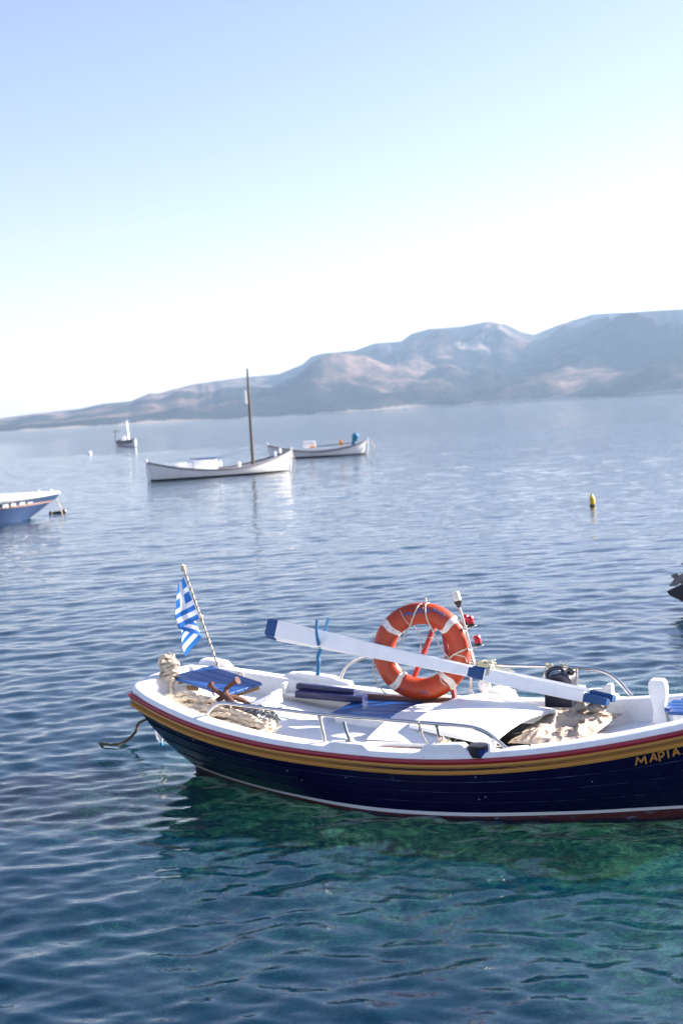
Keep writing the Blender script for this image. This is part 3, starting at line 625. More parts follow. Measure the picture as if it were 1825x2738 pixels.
# ================================================================== LOOSE THINGS IN THE BOAT
# life ring
RC = By(1127, 1741, .66); RN = (BC-RC); RN.z *= .55; RN = (RN.normalized()+Vector((-.10, 0, 0))).normalized()
RX = Vector((0, 0, 1)).cross(RN).normalized(); RYv = RN.cross(RX); RMAJ, RMIN = .280, .081
ring = thing('life_ring', RC-RYv*(RMAJ+RMIN), 'orange life ring with worn white bands and grab ropes leaning on a red stand', 'life ring')
def tor(a, b, k=1.0): return RC+(RX*math.cos(a)+RYv*math.sin(a))*(RMAJ+RMIN*k*math.cos(b))+RN*(RMIN*k*.92*math.sin(b))
mb = MB(); nu, nv = 72, 22
mb.add([tor(2*math.pi*i/nu, 2*math.pi*j/nv) for i in range(nu) for j in range(nv)], [(i*nv+j, ((i+1) % nu)*nv+j, ((i+1) % nu)*nv+(j+1) % nv, i*nv+(j+1) % nv) for i in range(nu) for j in range(nv)])
mb.build('ring_body', 'ring_orange', ring)
for a0 in (41, 140, 229, 311):
    mb = MB(); w_ = R_(4.6); mb.grid(lambda u, v: tor(R_(a0)-w_+2*w_*u+R_(1.2)*math.sin(v*23+a0), 2*math.pi*v, 1.022), 9, 33); mb.build('white_band', 'ring_band', ring)
def ring_px(x, y, lift=.003):
    d = BI @ ray(x, y); t = (RC-BC).dot(RN)/d.dot(RN); p = BC+d*t-RC; X, Y = p.dot(RX), p.dot(RYv); rho = math.hypot(X, Y); k = max(-.98, min(.98, (rho-RMAJ)/RMIN))
    return RC+RX*X+RYv*Y+RN*(RMIN*.92*math.sqrt(1-k*k)+lift)
rl = [[(500, 330), (515, 275), (538, 302), (560, 262), (580, 325)], [(600, 318), (618, 268), (640, 305)], [(606, 298), (635, 290)], [(668, 300), (690, 225)], [(690, 225), (714, 232), (708, 262), (684, 262)], [(742, 208), (742, 285)],
      [(788, 275), (806, 210), (828, 285)], [(793, 258), (822, 255)], [(872, 272), (884, 228), (892, 245)], [(900, 262), (915, 230)], [(935, 300), (945, 262)], [(930, 255), (966, 280)], [(965, 305), (982, 268)], [(1000, 330), (1010, 300), (1025, 322)]]
groups_ = [rl[0:1], rl[1:3], rl[3:5], rl[5:6], rl[6:8], rl[8:10], rl[10:12], rl[12:14]]
groups_ += [[[(x, y), (x+6, y+22)]] for x, y in ((745, 1300), (780, 1290), (800, 1330), (705, 1310), (460, 1275))]
for gr in groups_:
    mb = MB()
    for st in gr:
        P = []
        for (a, b_) in zip(st[:-1], st[1:]):
            for k in range(4): P.append(ring_px(980+(a[0]+(b_[0]-a[0])*k/4)/4.9, 1580+(a[1]+(b_[1]-a[1])*k/4)/4.9, .0))
        P.append(ring_px(980+st[-1][0]/4.9, 1580+st[-1][1]/4.9, .0)); mb.tube(P, [.0042+.0015*random.random() for _ in P], 5)
    mb.build('faded_letter', 'ring_ink', ring)
def rp(x, y, l): return ring_px(980+x/4.9, 1580+y/4.9, l)
def fl(x, y, l=.0):
    d = BI @ ray(980+x/4.9, 1580+y/4.9); t = (RC-BC).dot(RN)/d.dot(RN); return BC+d*t+RN*l
for pts, r in (([rp(735, 165, .004), rp(690, 180, .012), rp(650, 260, .012), rp(575, 440, .01), fl(540, 510, .03), fl(470, 620, .03), fl(400, 730, .03)], .0055),
               ([rp(825, 160, .004), rp(785, 165, .012), rp(775, 210, .012), rp(800, 360, .012), fl(860, 500, .03), fl(960, 720, .03), fl(1085, 885, .05)], .0055),
               ([fl(1085, 885, .05), rp(1130, 835, .012), rp(1200, 795, .012), rp(1310, 748, .008)], .006),
               ([rp(445, 250, .004), rp(500, 350, .006), rp(560, 430, .006), fl(610, 455, -.02), fl(705, 590, -.05), fl(860, 630, -.09)], .0028),
               ([fl(705, 590, -.05), fl(690, 800, -.05)], .0028), ([rp(1150, 820, .005), rp(1280, 850, .006), rp(1310, 900, .01), fl(1315, 960, .02)], .004),
               ([fl(890, 1030, .0), rp(960, 1100, .006), rp(1000, 1190, .006), rp(1120, 1280, .008)], .004),
               ([rp(90, 880, .0), rp(85, 1000, .0), rp(120, 1150, .004), rp(200, 1290, .004), rp(280, 1370, .004)], .0055)):
    MB().tube(spline(pts, 6), r, 7, lobes=3, twist=400).build('grab_rope', 'rope_thin', ring)
MB().lathe([(.006, 0), (.005, .02), (.008, .022), (.007, .03)], rp(778, 142, .0), RYv, 8).build('rope_toggle', 'lens_white', ring)

# two long oars lashed together
def oar(label, L, Rr, dz):
    L = Vector(L); Rr = Vector(Rr); t_ = thing('oar', (L+Rr)/2, label, 'oar', 'long white oars lying along the boat')
    x = (Rr-L).normalized(); N = (BC-(L+Rr)/2); y = (N-x*N.dot(x)).normalized(); z = y.cross(x); z = z if z.z > 0 else -z
    pr = [(0, .118), (.012, .134), (.034, .137), (.15, .128), (.30, .116), (.45, .098), (.60, .076), (.625, .074), (.628, .070), (.668, .080), (.672, .090), (.75, .089), (.94, .074), (.942, .062), (.99, .054), (1, .046)]
    Ln = (Rr-L).length
    def seg(a, b, k=1.0):
        pts = [p for p in pr if a <= p[0] <= b]; v = []
        for t, h in pts:
            c = L+x*(Ln*t); h *= k; d = (.026 if t < .62 else .03)*k; e = .006
            for (q, s_) in ((-d, -h/2+e), (-d+e, -h/2), (d-e, -h/2), (d, -h/2+e), (d, h/2-e), (d-e, h/2), (-d+e, h/2), (-d, h/2-e)): v.append(c+y*q+z*s_)
        f = [(i*8+j, i*8+(j+1) % 8, (i+1)*8+(j+1) % 8, (i+1)*8+j) for i in range(len(pts)-1) for j in range(8)]+[tuple(range(7, -1, -1)), tuple((len(pts)-1)*8+j for j in range(8))]
        return MB().add(v, f)
    seg(.034, .628).build('blade', 'white_clean', t_); seg(.0, .034).build('tip', 'blue_tip', t_); seg(.628, .668).build('collar', 'blue_tip', t_)
    seg(.672, .94).build('loom', 'white_clean', t_); seg(.942, 1.0).build('handle', 'blue_tip', t_); return t_
oar('near oar of the lashed pair, white with blue tip, blue collar and blue handle', By(716, 1677, .60), By(1624, 1878, .26), 0)
oar('far oar of the lashed pair, mostly hidden behind the nearer white oar', By(720, 1685, .67), By(1640, 1868, .34), 0)
# forked crutch
cr = thing('forked_crutch', By(850, 1802, .69), 'blue forked stick on the far gunwale propping up the oar blades', 'oar crutch')
MB().tube(spline([By(849, 1804, .69), By(852, 1775, .69), By(850, 1755, .69), By(856, 1735, .67), By(851, 1722, .50), By(846, 1690, .44), By(847, 1657, .44)], 5), [.017, .016, .0155, .015, .0145, .015, .016, .017, .0165, .016, .016, .0165, .0165, .016, .0165, .017, .016, .015, .015, .0145, .014, .0135, .0135, .013, .013, .012, .012, .0115, .011, .011, .011], 9).build('stem', 'crutch_blue', cr)
MB().tube(spline([By(855, 1735, .69), By(862, 1715, .75), By(870, 1680, .775), By(877, 1651, .775)], 5), .012, 8).build('prong', 'crutch_blue', cr)

# engine cover, cambered planks lying askew
NL, NR_, FRr, FL_ = Vector((2.09, -.265, .475)), Vector((2.80, -.60, .475)), Vector((2.955, .27, .488)), Vector((2.285, .705, .484))
ec = thing('engine_cover', (NL+NR_+FRr+FL_)/4, 'white cambered plank cover lying askew over the dark engine box', 'hatch cover')
def lid(u, v, dz=0): 
    a = NL.lerp(NR_, u); b = FL_.lerp(FRr, u); p = a.lerp(b, v); return p+Vector((0, 0, .055*(1-(2*v-1)**2)+dz))
for k in range(7):
    v0, v1 = k/7+.0015, (k+1)/7-.0015; mb = MB(); T_ = .024; vv = []
    for i in range(7):
        for v_ in (v0, v1): vv += [lid(i/6, v_), lid(i/6, v_, -T_)]
    f = []
    for i in range(6):
        a = i*4; f += [(a, a+4, a+6, a+2), (a+1, a+3, a+7, a+5), (a, a+1, a+5, a+4), (a+2, a+6, a+7, a+3)]
    f += [(0, 2, 3, 1), (24, 25, 27, 26)]; mb.add(vv, f).build('plank', 'white_clean', ec, smooth=False)
MB().beam(lid(.03, .02, -.05), lid(.05, .3, -.045), .05, .05).build('batten', 'white_clean', ec)
MB().beam(lid(.80, .06, -.04), lid(.80, .5, -.02), .035, .03).build('batten', 'white_clean', ec)

# blue hatch cover at the stern
A_, B_, C_, D_ = Vector((.0, .02, .66)), Vector((.13, .42, .66)), Vector((.755, .11, .615)), Vector((.655, -.235, .602))
hc = thing('stern_hatch', (A_+B_+C_+D_)/4, 'bright blue plank hatch cover lying loose at the stern behind the anchor', 'hatch cover')
for k in range(4):
    v0, v1 = k/4+.002, (k+1)/4-.002
    P = [A_.lerp(B_, v0), D_.lerp(C_, v0), D_.lerp(C_, v1), A_.lerp(B_, v1)]; up = Vector((0, 0, .022)); jz = Vector((0, 0, random.uniform(-.0015, .0015)))
    mb = MB(); v = [p+jz for p in P]+[p+up+jz for p in P]; mb.add(v, [(0, 3, 2, 1), (4, 5, 6, 7), (0, 1, 5, 4), (1, 2, 6, 5), (2, 3, 7, 6), (3, 0, 4, 7)])
    o = mb.build('plank', 'blue_paint', hc, smooth=False); bv = o.modifiers.new('b', 'BEVEL'); bv.width = .004; bv.segments = 2
MB().beam(D_.lerp(A_, .06)+Vector((0, .02, -.018)), C_.lerp(B_, .06)+Vector((0, -.02, -.018)), .035, .03).build('batten', 'raw_wood', hc)
MB().beam(D_.lerp(A_, .86)+Vector((0, .03, -.018)), C_.lerp(B_, .86)+Vector((0, -.02, -.018)), .022, .022).build('batten', 'raw_wood', hc)

# flag on its wrapped pole
fb = Vector((.198, .419, .66)); ft = By(487, 1508, .42); fx = (ft-fb).normalized()
fg = thing('flag', fb, 'small blue and white striped flag hanging from a leaning rope-wrapped pole at the stern', 'flag')
MB().tube([fb, ft], .0085, 8).build('pole', 'rope_thin', fg)
hel = [fb+fx*((ft-fb).length*t)+(Vector((1, 0, 0))*math.cos(t*105)+Vector((0, 1, 0))*math.sin(t*105))*.0085 for t in np.linspace(.02, .93, 330)]
MB().tube(hel, .0038, 5).build('wrapping_cord', 'rope_dark', fg)
MB().tube(spline([ft+fx*(-.035)+Vector((math.cos(a)*.015, math.sin(a)*.015, math.sin(a*1.7)*.02)) for a in np.linspace(0, 14, 22)], 3), .006, 6).build('top_knot', 'rope_cream', fg)
p = fb+fx*((ft-fb).length*.485); MB().tube(spline([p+Vector((math.cos(a)*.013, math.sin(a)*.013, math.sin(a*1.3)*.018)) for a in np.linspace(0, 12, 18)], 3), .005, 6).build('tie', 'rope_cream', fg)
H0, H1 = By(493, 1541, .40), By(537, 1652, .40)
TOC = BC-H0; TOC.z = 0; TOC.normalize(); LEFT = Vector((0, 0, 1)).cross(TOC).normalized(); LEFT = LEFT if px_of(H0+LEFT*.1)[0] < px_of(H0)[0] else -LEFT
def flagp(u, v):
    h = H0.lerp(H1, v); k = u*3.0; i = int(min(k, 2.999)); fr_ = k-i; tri = fr_ if i % 2 == 0 else 1-fr_
    sm = tri*tri*(3-2*tri)*.55+tri*.45; wv = math.sin(v*9+u*5)*.006
    wdt = .040+.135*min(1, .12+v*1.15)
    return h+LEFT*(sm*wdt*(1-.12*i)+.004)+Vector((0, 0, -(.155*u*u+.13*u)-(.02*sm)))+TOC*(-.022*k+.014*math.sin(fr_*3.14)+wv)
mb = MB(); NU, NV = 61, 37; mb.grid(flagp, NU, NV); fo = mb.build('cloth', None, fg); fo.data.materials.clear()
uvl = fo.data.uv_layers.new(name='UVMap'); uvs = [(i/(NU-1), j/(NV-1)) for i in range(NU) for j in range(NV)]
for lp_ in fo.data.loops: uvl.data[lp_.index].uv = uvs[lp_.vertex_index]
m, n, b, vec = base('flag_cloth'); tcn = [q for q in n.nodes if q.type == 'TEX_COORD'][0]; sx_ = n.nodes.new('ShaderNodeSeparateXYZ'); n.links.new(tcn.outputs['UV'], sx_.inputs[0])
def mth(op, a, b_=None, n=n):
    q = n.nodes.new('ShaderNodeMath'); q.operation = op
    for i, val in enumerate((a, b_)):
        if val is None: continue
        if isinstance(val, (int, float)): q.inputs[i].default_value = val
        else: n.links.new(val, q.inputs[i])
    return q.outputs[0]
U_, V_ = sx_.outputs[0], sx_.outputs[1]
stripe = mth('LESS_THAN', mth('MODULO', mth('MULTIPLY', V_, 9.0), 2.0), 1.0)              # 1 = blue
canton = mth('MULTIPLY', mth('LESS_THAN', U_, .37), mth('LESS_THAN', V_, 5/9))
cross = mth('MAXIMUM', mth('LESS_THAN', mth('ABSOLUTE', mth('SUBTRACT', V_, 2.5/9)), .5/9), mth('LESS_THAN', mth('ABSOLUTE', mth('SUBTRACT', U_, .185)), .037))
blue = mth('ADD', mth('MULTIPLY', stripe, mth('SUBTRACT', 1.0, canton)), mth('MULTIPLY', canton, mth('SUBTRACT', 1.0, cross)))
blue = mth('MULTIPLY', blue, mth('GREATER_THAN', U_, .02))
cc = mixc(n, blue, (.80, .81, .84), (.035, .18, .52)); n.links.new(cc, b.inputs['Base Color']); b.inputs['Roughness'].default_value = .85
tl = n.nodes.new('ShaderNodeBsdfTranslucent'); n.links.new(cc, tl.inputs[0]); ms = n.nodes.new('ShaderNodeMixShader'); ms.inputs[0].default_value = .38
n.links.new(b.outputs[0], ms.inputs[1]); n.links.new(tl.outputs[0], ms.inputs[2]); n.links.new(ms.outputs[0], n.nodes['Material Output'].inputs[0]); fo.data.materials.append(m)
bumpn(n, b, noise(n, vec, 60, 3).outputs[0], .3, .003)

# grapnel anchor
CR = Vector((.645, -.245, .615)); SE = By(693, 1962, -.60)
an = thing('anchor', SE, 'rusty grapnel anchor lying on the rope pile beside the blue hatch', 'anchor')
MB().tube(spline([CR, CR.lerp(SE, .35)+Vector((0, 0, .01)), CR.lerp(SE, .7), SE], 6), [.026]*4+[.022]*8+[.019]*7, 9).build('shank', 'rust', an)
for pts in ([CR, By(592, 1856, -.24), By(575, 1845, -.22), By(563, 1831, -.20)], [CR+Vector((.02, 0, .0)), By(603, 1858, -.24), By(606, 1842, -.20), By(618, 1830, -.20), By(636, 1819, -.20)],
            [CR, By(580, 1874, -.30), By(560, 1885, -.36), By(546, 1903, -.40)], [CR, CR+Vector((.09, .09, -.05)), CR+Vector((.14, .13, -.12))]):
    P = spline(pts, 6); MB().tube(P, [.022-.008*i/(len(P)-1) if i < len(P)-3 else .017+.007*(i-len(P)+3) for i in range(len(P))], 8).build('fluke', 'rust', an)
MB().tube([SE+Vector((.03*math.cos(a), .0, .03*math.sin(a))) for a in np.linspace(0, 6.28, 14)[:-1]], .007, 6, closed=True).build('shackle_ring', 'rust', an)

# rope pile, chain, sack
def coil(c, rx, ry, turns, r, seed, z0, dz, wob=.2, rot=0.0, n=26):
    g = random.Random(seed); out = []; N = int(turns*n); ph = [g.uniform(0, 6.28) for _ in range(6)]
    for i in range(N):
        a = 2*math.pi*i/n; t = i/N; k = 1-.35*t+wob*math.sin(a*.37+ph[0])*.5+wob*.4*math.sin(a*1.31+ph[1]); X, Y = math.cos(a)*rx*k, math.sin(a)*ry*k
        X, Y = X*math.cos(rot)-Y*math.sin(rot), X*math.sin(rot)+Y*math.cos(rot)
        out.append(Vector((c[0]+X+wob*rx*.6*math.sin(a*.21+ph[2]), c[1]+Y+wob*ry*.6*math.sin(a*.17+ph[3]), z0+dz*t+.012*math.sin(a*.9+ph[4]))))
    return MB().tube(out, r, 9, lobes=3, twist=70/r*.02*12, lobe=.2)
def strands(pts, n_, wid, r, seed, hgt):
    g = random.Random(seed); mb = MB(); P = spline(pts, 10); out = []
    for k in range(n_):
        o = (k/(n_-1)-.5)*2; seq = []
        for i, p in enumerate(P):
            t = i/(len(P)-1); d = (P[min(i+1, len(P)-1)]-P[max(i-1, 0)]).normalized(); nrm = Vector((-d.y, d.x, 0)); wv = wid*(.55+.45*math.sin(t*3.14+k*.7))
            seq.append(p+nrm*(o*wv+.012*math.sin(t*9+k*2.1))+Vector((0, 0, hgt*(1-o*o)*(.5+.5*math.sin(t*3.14))+.010*math.sin(t*13+k*1.7)+g.uniform(-.002, .002))))
        if k % 2: seq.reverse()
        if out:
            a, b = out[-1], seq[0]; dr = (out[-1]-out[-2]).normalized()*.05; out += [a.lerp(b, .25)+dr, a.lerp(b, .75)+dr]
        out += seq
    return mb.tube(spline(out, 2), r, 9, lobes=3, twist=75, lobe=.24)
solo(strands([(.50, -.44, .53), (.72, -.46, .52), (.95, -.50, .49), (1.14, -.56, .465)], 7, .09, .015, 4, .055), 'rope_pile', 'rope_cream', (.83, -.46, .42), 'thick cream rope heaped under the rusty anchor shank', 'rope')
solo(strands([(.20, -.24, .565), (.36, -.28, .565), (.52, -.32, .55), (.66, -.34, .53)], 6, .065, .0165, 9, .06), 'rope_coil', 'rope_cream', (.42, -.33, .47), 'cream rope coil lying left of the anchor by the stern rail', 'rope')
solo(coil((.76, -.30), .13, .09, 3, .014, 21, .47, .09, .3, -.2), 'rope_bundle', 'rope_grey', (.74, -.28, .45), 'weathered brown rope bundle behind the anchor crown', 'rope')
mb = MB(); g = random.Random(5); cc_ = Vector((.98, -.36, .47))
for k in range(150):
    a = g.uniform(0, 6.28); r_ = math.sqrt(g.random()); p = cc_+Vector((math.cos(a)*r_*.17-.02, math.sin(a)*r_*.12, .10*(1-r_*r_)*g.uniform(.5, 1)+.008))
    d1 = Vector((g.gauss(0, 1), g.gauss(0, 1), g.gauss(0, .5))).normalized(); d2 = d1.orthogonal().normalized()
    if g.random() < .5: d2 = d2.cross(d1)
    mb.tube([p+d1*(math.cos(t)*.019)+d2*(math.sin(t)*.0105) for t in np.linspace(0, 6.283, 9)[:-1]], .0048, 5, closed=True)
solo(mb, 'anchor_chain', 'chain_steel', cc_, 'grey steel chain heaped behind the anchor shank', 'chain')
def sack(u, v):
    a = Bz(690+62*u, 1932+4*u, .47); b_ = Bz(700+45*u, 1966-16*u, .44); p = a.lerp(b_, v)
    return p+Vector((0, 0, .035*math.sin(u*3.1)*math.sin(v*3.1)+.014*math.sin(u*11+v*4)+.01*math.sin(v*17+u*3)))
mb = MB(); mb.grid(sack, 26, 18); o = solo(mb, 'sack', 'burlap', Bz(715, 1950, .44), 'small grey sacking scrap beside the chain on the white deck', 'sacking'); md = o.modifiers.new('s', 'SOLIDIFY'); md.thickness = .006

# rope round the stern cleat
kb = Bz(455, 1803, .70)
kn = thing('stern_rope', kb, 'bundle of thick frayed rope knotted over the stern rail, its end hanging inboard', 'rope')
g = random.Random(8)
P = [kb+Vector((.055*math.cos(a)+.01*g.uniform(-1, 1), .055*math.sin(a)+.01*g.uniform(-1, 1), -.02+.125*i/64+.012*math.sin(a*2.3))) for i, a in enumerate(np.linspace(0, 36, 64))]
MB().tube(spline(P, 3), .0165, 8, lobes=3, twist=90, lobe=.2).build('knot', 'rope_grey', kn)
P = [kb+Vector((.04*math.cos(a)-.01, .05*math.sin(a*.8), .09+.035*math.sin(a*1.3)+.02*math.cos(a*.6))) for a in np.linspace(0, 22, 44)]
MB().tube(spline(P, 3), .015, 8, lobes=3, twist=90, lobe=.2).build('frayed_top', 'rope_cream', kn)
MB().tube(spline([kb+Vector((.04, -.02, -.02)), By(459, 1830, -.02), By(460, 1855, -.06), By(456, 1888, -.10)], 8), .0165, 9, lobes=3, twist=90, lobe=.2).build('hanging_end', 'rope_cream', kn)
MB().tube([kb+RX*(.075+.028*math.cos(a))+Vector((0, 0, .05+.04*math.sin(a))) for a in np.linspace(-2.2, 2.4, 16)], .0022, 5).build('wire_loop', 'iron_black', kn)
MB().tube(spline([Bz(626, 1808, .60), Bz(640, 1800, .62), Bz(650, 1806, .61), Bz(651, 1815, .60)], 6), .006, 7).build('rope_eye', 'rope_cream', boat)

# mooring line from the stern into the water
W = lambda p: BI @ (Vector(p)-BO)
hang = spline([Vector((.0, .25, .34)), W(on_y(384, 1926, 11.35)), W(on_y(362, 1958, 11.42)), W(on_y(335, 1983, 11.47)), W(on_z(305, 1991, .012)), W(on_z(268, 1988, -.012)), W(on_z(240, 1985, -.25))], 8)
solo(MB().tube(hang, .0115, 9, lobes=3, twist=110, lobe=.18), 'mooring_line', 'rope_dark', hang[32], 'dark wet mooring rope hanging from the stern into the water', 'rope')
# plastic bottle hung below the stern
q = on_z(432, 2016, 0); d = math.hypot(q.x, q.y)
cb = on_y(432, 1993, q.y); ctp = on_y(424, 1938, q.y); axb = (ctp-cb).normalized()
bt = empty('plastic_bottle', cb, (0, 0, 0), 'clear plastic bottle with blue cap hanging upside down under the stern', 'bottle')
OFF[bt.name] = cb; Lb = (ctp-cb).length
MB().lathe([(.013, .018), (.014, .03), (.030, .06), (.034, .075), (.033, .10), (.035, .12), (.033, .14), (.034, Lb), (.02, Lb+.012)], cb, axb, 20).build('body', 'bottle_plastic', bt)
MB().lathe([(.0, .0), (.0155, .001), (.0155, .02), (.0145, .021)], cb, axb, 16).build('cap', 'cap_blue', bt)
MB().tube([cb+axb*Lb, BO+BM @ Vector((.05, .22, .45))], .004, 6).build('cord', 'rope_thin', bt)

# canvas cloth on the foredeck
CA, CB_, CC, CD = Bz(1352, 1986, .405), Bz(1492, 1893, .475), Bz(1662, 1908, .435), Bz(1556, 1992, .395)
vA = VN(77)
def canv(u, v):
    a = CA.lerp(CD, u); b_ = CB_.lerp(CC, u); p = a.lerp(b_, v); e = min(1, 6*min(u*.5, 1-u, v, 1-v)); f = lambda s, o: float(vA(np.array(u*s+o), np.array(v*s*1.3+o)))-.5
    ed = .035*(f(7, 3))*(1-e)
    rd = lambda sc, o: 1-abs(2*(f(sc, o)+.5)-1)
    return p+Vector((ed, ed*.8, .02*math.sin(u*3.1)*math.sin(v*3.1)**.6+e*(.040*rd(1.9, 20)**4+.034*rd(4.1, 41)**3+.020*rd(8, 9)**2+.010*rd(17, 3))-e*.02))
mb = MB(); mb.grid(canv, 90, 80); o = solo(mb, 'canvas_cloth', 'canvas', CA.lerp(CC, .5), 'stained cream canvas cloth crumpled over the foredeck', 'cloth'); md = o.modifiers.new('s', 'SOLIDIFY'); md.thickness = .005
ga, gb = By(1540, 1898, .36), By(1618, 1900, .34)
mb = MB(); mb.grid(lambda u, v: ga.lerp(gb, u)+Vector((0, .05*math.sin(v*3.14*2), .018+.028*math.cos(v*6.28)+.012*math.sin(u*13+v*5))), 24, 14); solo(mb, 'cloth_bundle', 'burlap', ga, 'grey rag bundled under the blue oar handles', 'cloth')

# dark jerry can tied to the far rail
jb = By(1500, 1886, .55)+Vector((0, .0, .0)); jc = thing('jerry_can', jb, 'dark blue plastic jerry can tied under the far handrail', 'jerry can')
w_ = .10; prof = [(-w_, 0), (w_, 0), (w_, .20), (.085, .225), (.03, .245), (-.05, .225), (-w_, .18)]
jx = (By(1535, 1886, .55)-By(1463, 1886, .55)).normalized()
mb = MB(); MJ = Matrix((jx, Vector((0, 0, 1)), jx.cross(Vector((0, 0, 1))))).transposed(); mb.plate(prof, .15, MJ, jb); o = mb.build('can_body', 'jug_navy', jc, smooth=False); bv = o.modifiers.new('b', 'BEVEL'); bv.width = .018; bv.segments = 3
MB().tube(spline([jb+jx*-.085+Vector((0, 0, .17)), jb+jx*-.092+Vector((0, 0, .225)), jb+jx*-.06+Vector((0, 0, .258)), jb+jx*.0+Vector((0, 0, .266)), jb+jx*.03+Vector((0, 0, .242))], 6), .014, 9).build('handle', 'jug_navy', jc)
MB().lathe([(.024, 0), (.026, .01), (.026, .035), (.02, .04)], jb+jx*.075+Vector((0, 0, .225)), (jx*.35+Vector((0, 0, 1))), 16).build('cap', 'black_plastic', jc)
# lashings
def tangle(c, r, n_, rad, seed, mat, name, label, wrap=None):
    g = random.Random(seed); P = [Vector(c)+Vector((g.uniform(-1, 1)*r[0], g.uniform(-1, 1)*r[1], g.uniform(-1, 1)*r[2])) for _ in range(n_)]
    mb = MB().tube(spline(P, 5), rad, 6, lobes=3, twist=300)
    for w_ in (wrap or []): mb.tube(spline(w_, 6), rad, 6, lobes=3, twist=300)
    return solo(mb, name, mat, c, label, 'rope')
oc = By(1309, 1802, .40)
wr = [[oc+Vector((.012*math.sin(a)+.006*k-.01, -.055*math.cos(a), .062*math.sin(a))) for a in np.linspace(0, 6.4, 12)] for k in range(4)]
wr.append([oc+Vector((0, .05, .06)), By(1290, 1778, .7), By(1262, 1772, .73)]); wr.append([oc+Vector((.0, 0, -.06)), By(1340, 1832, .5), By(1360, 1834, .5)]); wr.append([By(1325, 1785, .6), By(1352, 1789, .58), By(1374, 1797, .5)])
tangle(By(1298, 1776, .64), (.075, .03, .03), 22, .0065, 3, 'rope_green', 'oar_lashing', 'pale rope tangle lashing the oars to the far handrail', wr)
tangle(By(1468, 1780, .71), (.035, .02, .022), 12, .006, 6, 'rope_green', 'can_lashing', 'pale knotted cord on the rail left of the jerry can handle', [[By(1458, 1784, .70), By(1450, 1815, .66), By(1446, 1838, .62)]])
tangle(By(1504, 1781, .70), (.03, .02, .025), 12, .006, 12, 'rope_green', 'can_tie', 'yellowish cord tying the jerry can handle to the rail', [[By(1504, 1781, .7), By(1494, 1795, .62), By(1505, 1802, .6), By(1512, 1785, .7)]])
tangle(By(1184, 1982, -.66), (.045, .02, .014), 16, .0085, 14, 'rope_cream', 'post_knot', 'cream rope knotted round the foot of the near rail post', [[By(1170, 1974, -.66), By(1178, 1968, -.70), By(1184, 1976, -.72), By(1176, 1985, -.70)]])
c0 = By(1120, 1932, -.715)
tangle(By(1122, 1950, -.70), (.012, .01, .03), 10, .005, 15, 'rope_thin', 'rail_cord', 'thin knotted cord hanging from the near handrail', [[c0+Vector((.0, .016*math.cos(a), .016*math.sin(a))) for a in np.linspace(0, 6.5, 9)], [By(1125, 1955, -.70), By(1132, 1972, -.69), By(1143, 1991, -.69)]])
bgp = By(1294, 1832, .60); g = random.Random(2)
mb = MB(); mb.add(*(lambda: ([bgp+Vector((math.cos(a)*math.sin(t)*.045, math.sin(a)*math.sin(t)*.03, math.cos(t)*.05))*(1+.25*math.sin(a*5+t*7)*g.uniform(.4, 1)) for t in np.linspace(.02, 3.12, 12) for a in np.linspace(0, 6.283, 17)[:-1]], [(i*16+j, i*16+(j+1) % 16, (i+1)*16+(j+1) % 16, (i+1)*16+j) for i in range(11) for j in range(16)]))())
solo(mb, 'plastic_bag', 'bag_plastic', bgp, 'crumpled whitish plastic bag tucked under the oar collar', 'bag')

# ================================================================== OTHER BOATS ON THE BAY
def quad3(a, m, b): return lambda t: a*(2*t-1)*(t-1)+4*m*t*(1-t)+b*t*(2*t-1)
def moored(name, label, p0, p1, beam, zl, zm, zr, hullmat, bootmat, railmat, full=.62, rake=(.10, .16)):
    p0 = Vector(p0); p1 = Vector(p1); d = p1-p0; L = d.length; t = empty(name, p0, (0, 0, math.atan2(d.y, d.x)), label, 'boat'); sh = quad3(zl, zm, zr)
    def pt(q, side, z):
        top = sh(q); v = min(1, max(0, (top-z)/top)); wd = beam/2*max(0, math.sin(math.pi*q))**full*(1-.32*v**2*(1-.5*math.sin(math.pi*q)))
        if z < 0: wd *= .8
        return Vector((q*L+rake[1]*(1-v)*q**3-rake[0]*(1-v)*(1-q)**3, side*wd, z))
    Q = [.5-.5*math.cos(math.pi*i/32) for i in range(33)]
    for side in (-1, 1):
        MB().grid(lambda u, v: pt(Q[round(u*32)], side, sh(Q[round(u*32)])*(1-v)+.07*v), 33, 6).build('hull_side', hullmat, t)
        MB().grid(lambda u, v: pt(Q[round(u*32)], side, .07-.4*v)+Vector((0, side*.004, 0)), 33, 4).build('boot_stripe', bootmat, t)
        fr_ = [(pt(q, side, sh(q)), Vector((0, side, 0)), Vector((0, 0, 1))) for q in Q]
        MB().sweep(fr_, [(-.05, .02), (.035, .02), (.04, -.02), (.03, -.07), (-.01, -.07)]).build('rail', railmat, t)
    MB().grid(lambda u, v: Vector((pt(Q[round(u*32)], 1, sh(Q[round(u*32)])).x, (2*v-1)*abs(pt(Q[round(u*32)], 1, sh(Q[round(u*32)])).y)*.97, sh(Q[round(u*32)])-.12)), 33, 5).build('deck', 'white_clean', t)
    for q, nm in ((0, 'stern_post'), (1, 'stem_post')):
        a = pt(q, 1, -.3); b = pt(q, 1, sh(q)); a.y = b.y = 0; e = (1 if q else -1)*.03
        MB().tube(spline([a+Vector((e, 0, 0)), a.lerp(b, .6)+Vector((e*2, 0, 0)), b+Vector((e, 0, 0)), b+Vector((e*1.5, 0, .14))], 4), .05, 8).build(nm, hullmat, t)
    return t, L, sh
ta, LA, sha = moored('mast_boat', 'white double-ended boat with a tall bare mast, moored in the middle distance', on_z(403, 1287, 0), on_z(771, 1259, 0), 1.9, .84, .34, .93, 'hull_white', 'boot_black', 'stripe_grey')
IA = Matrix.Rotation(-ta.rotation_euler.z, 3, 'Z')
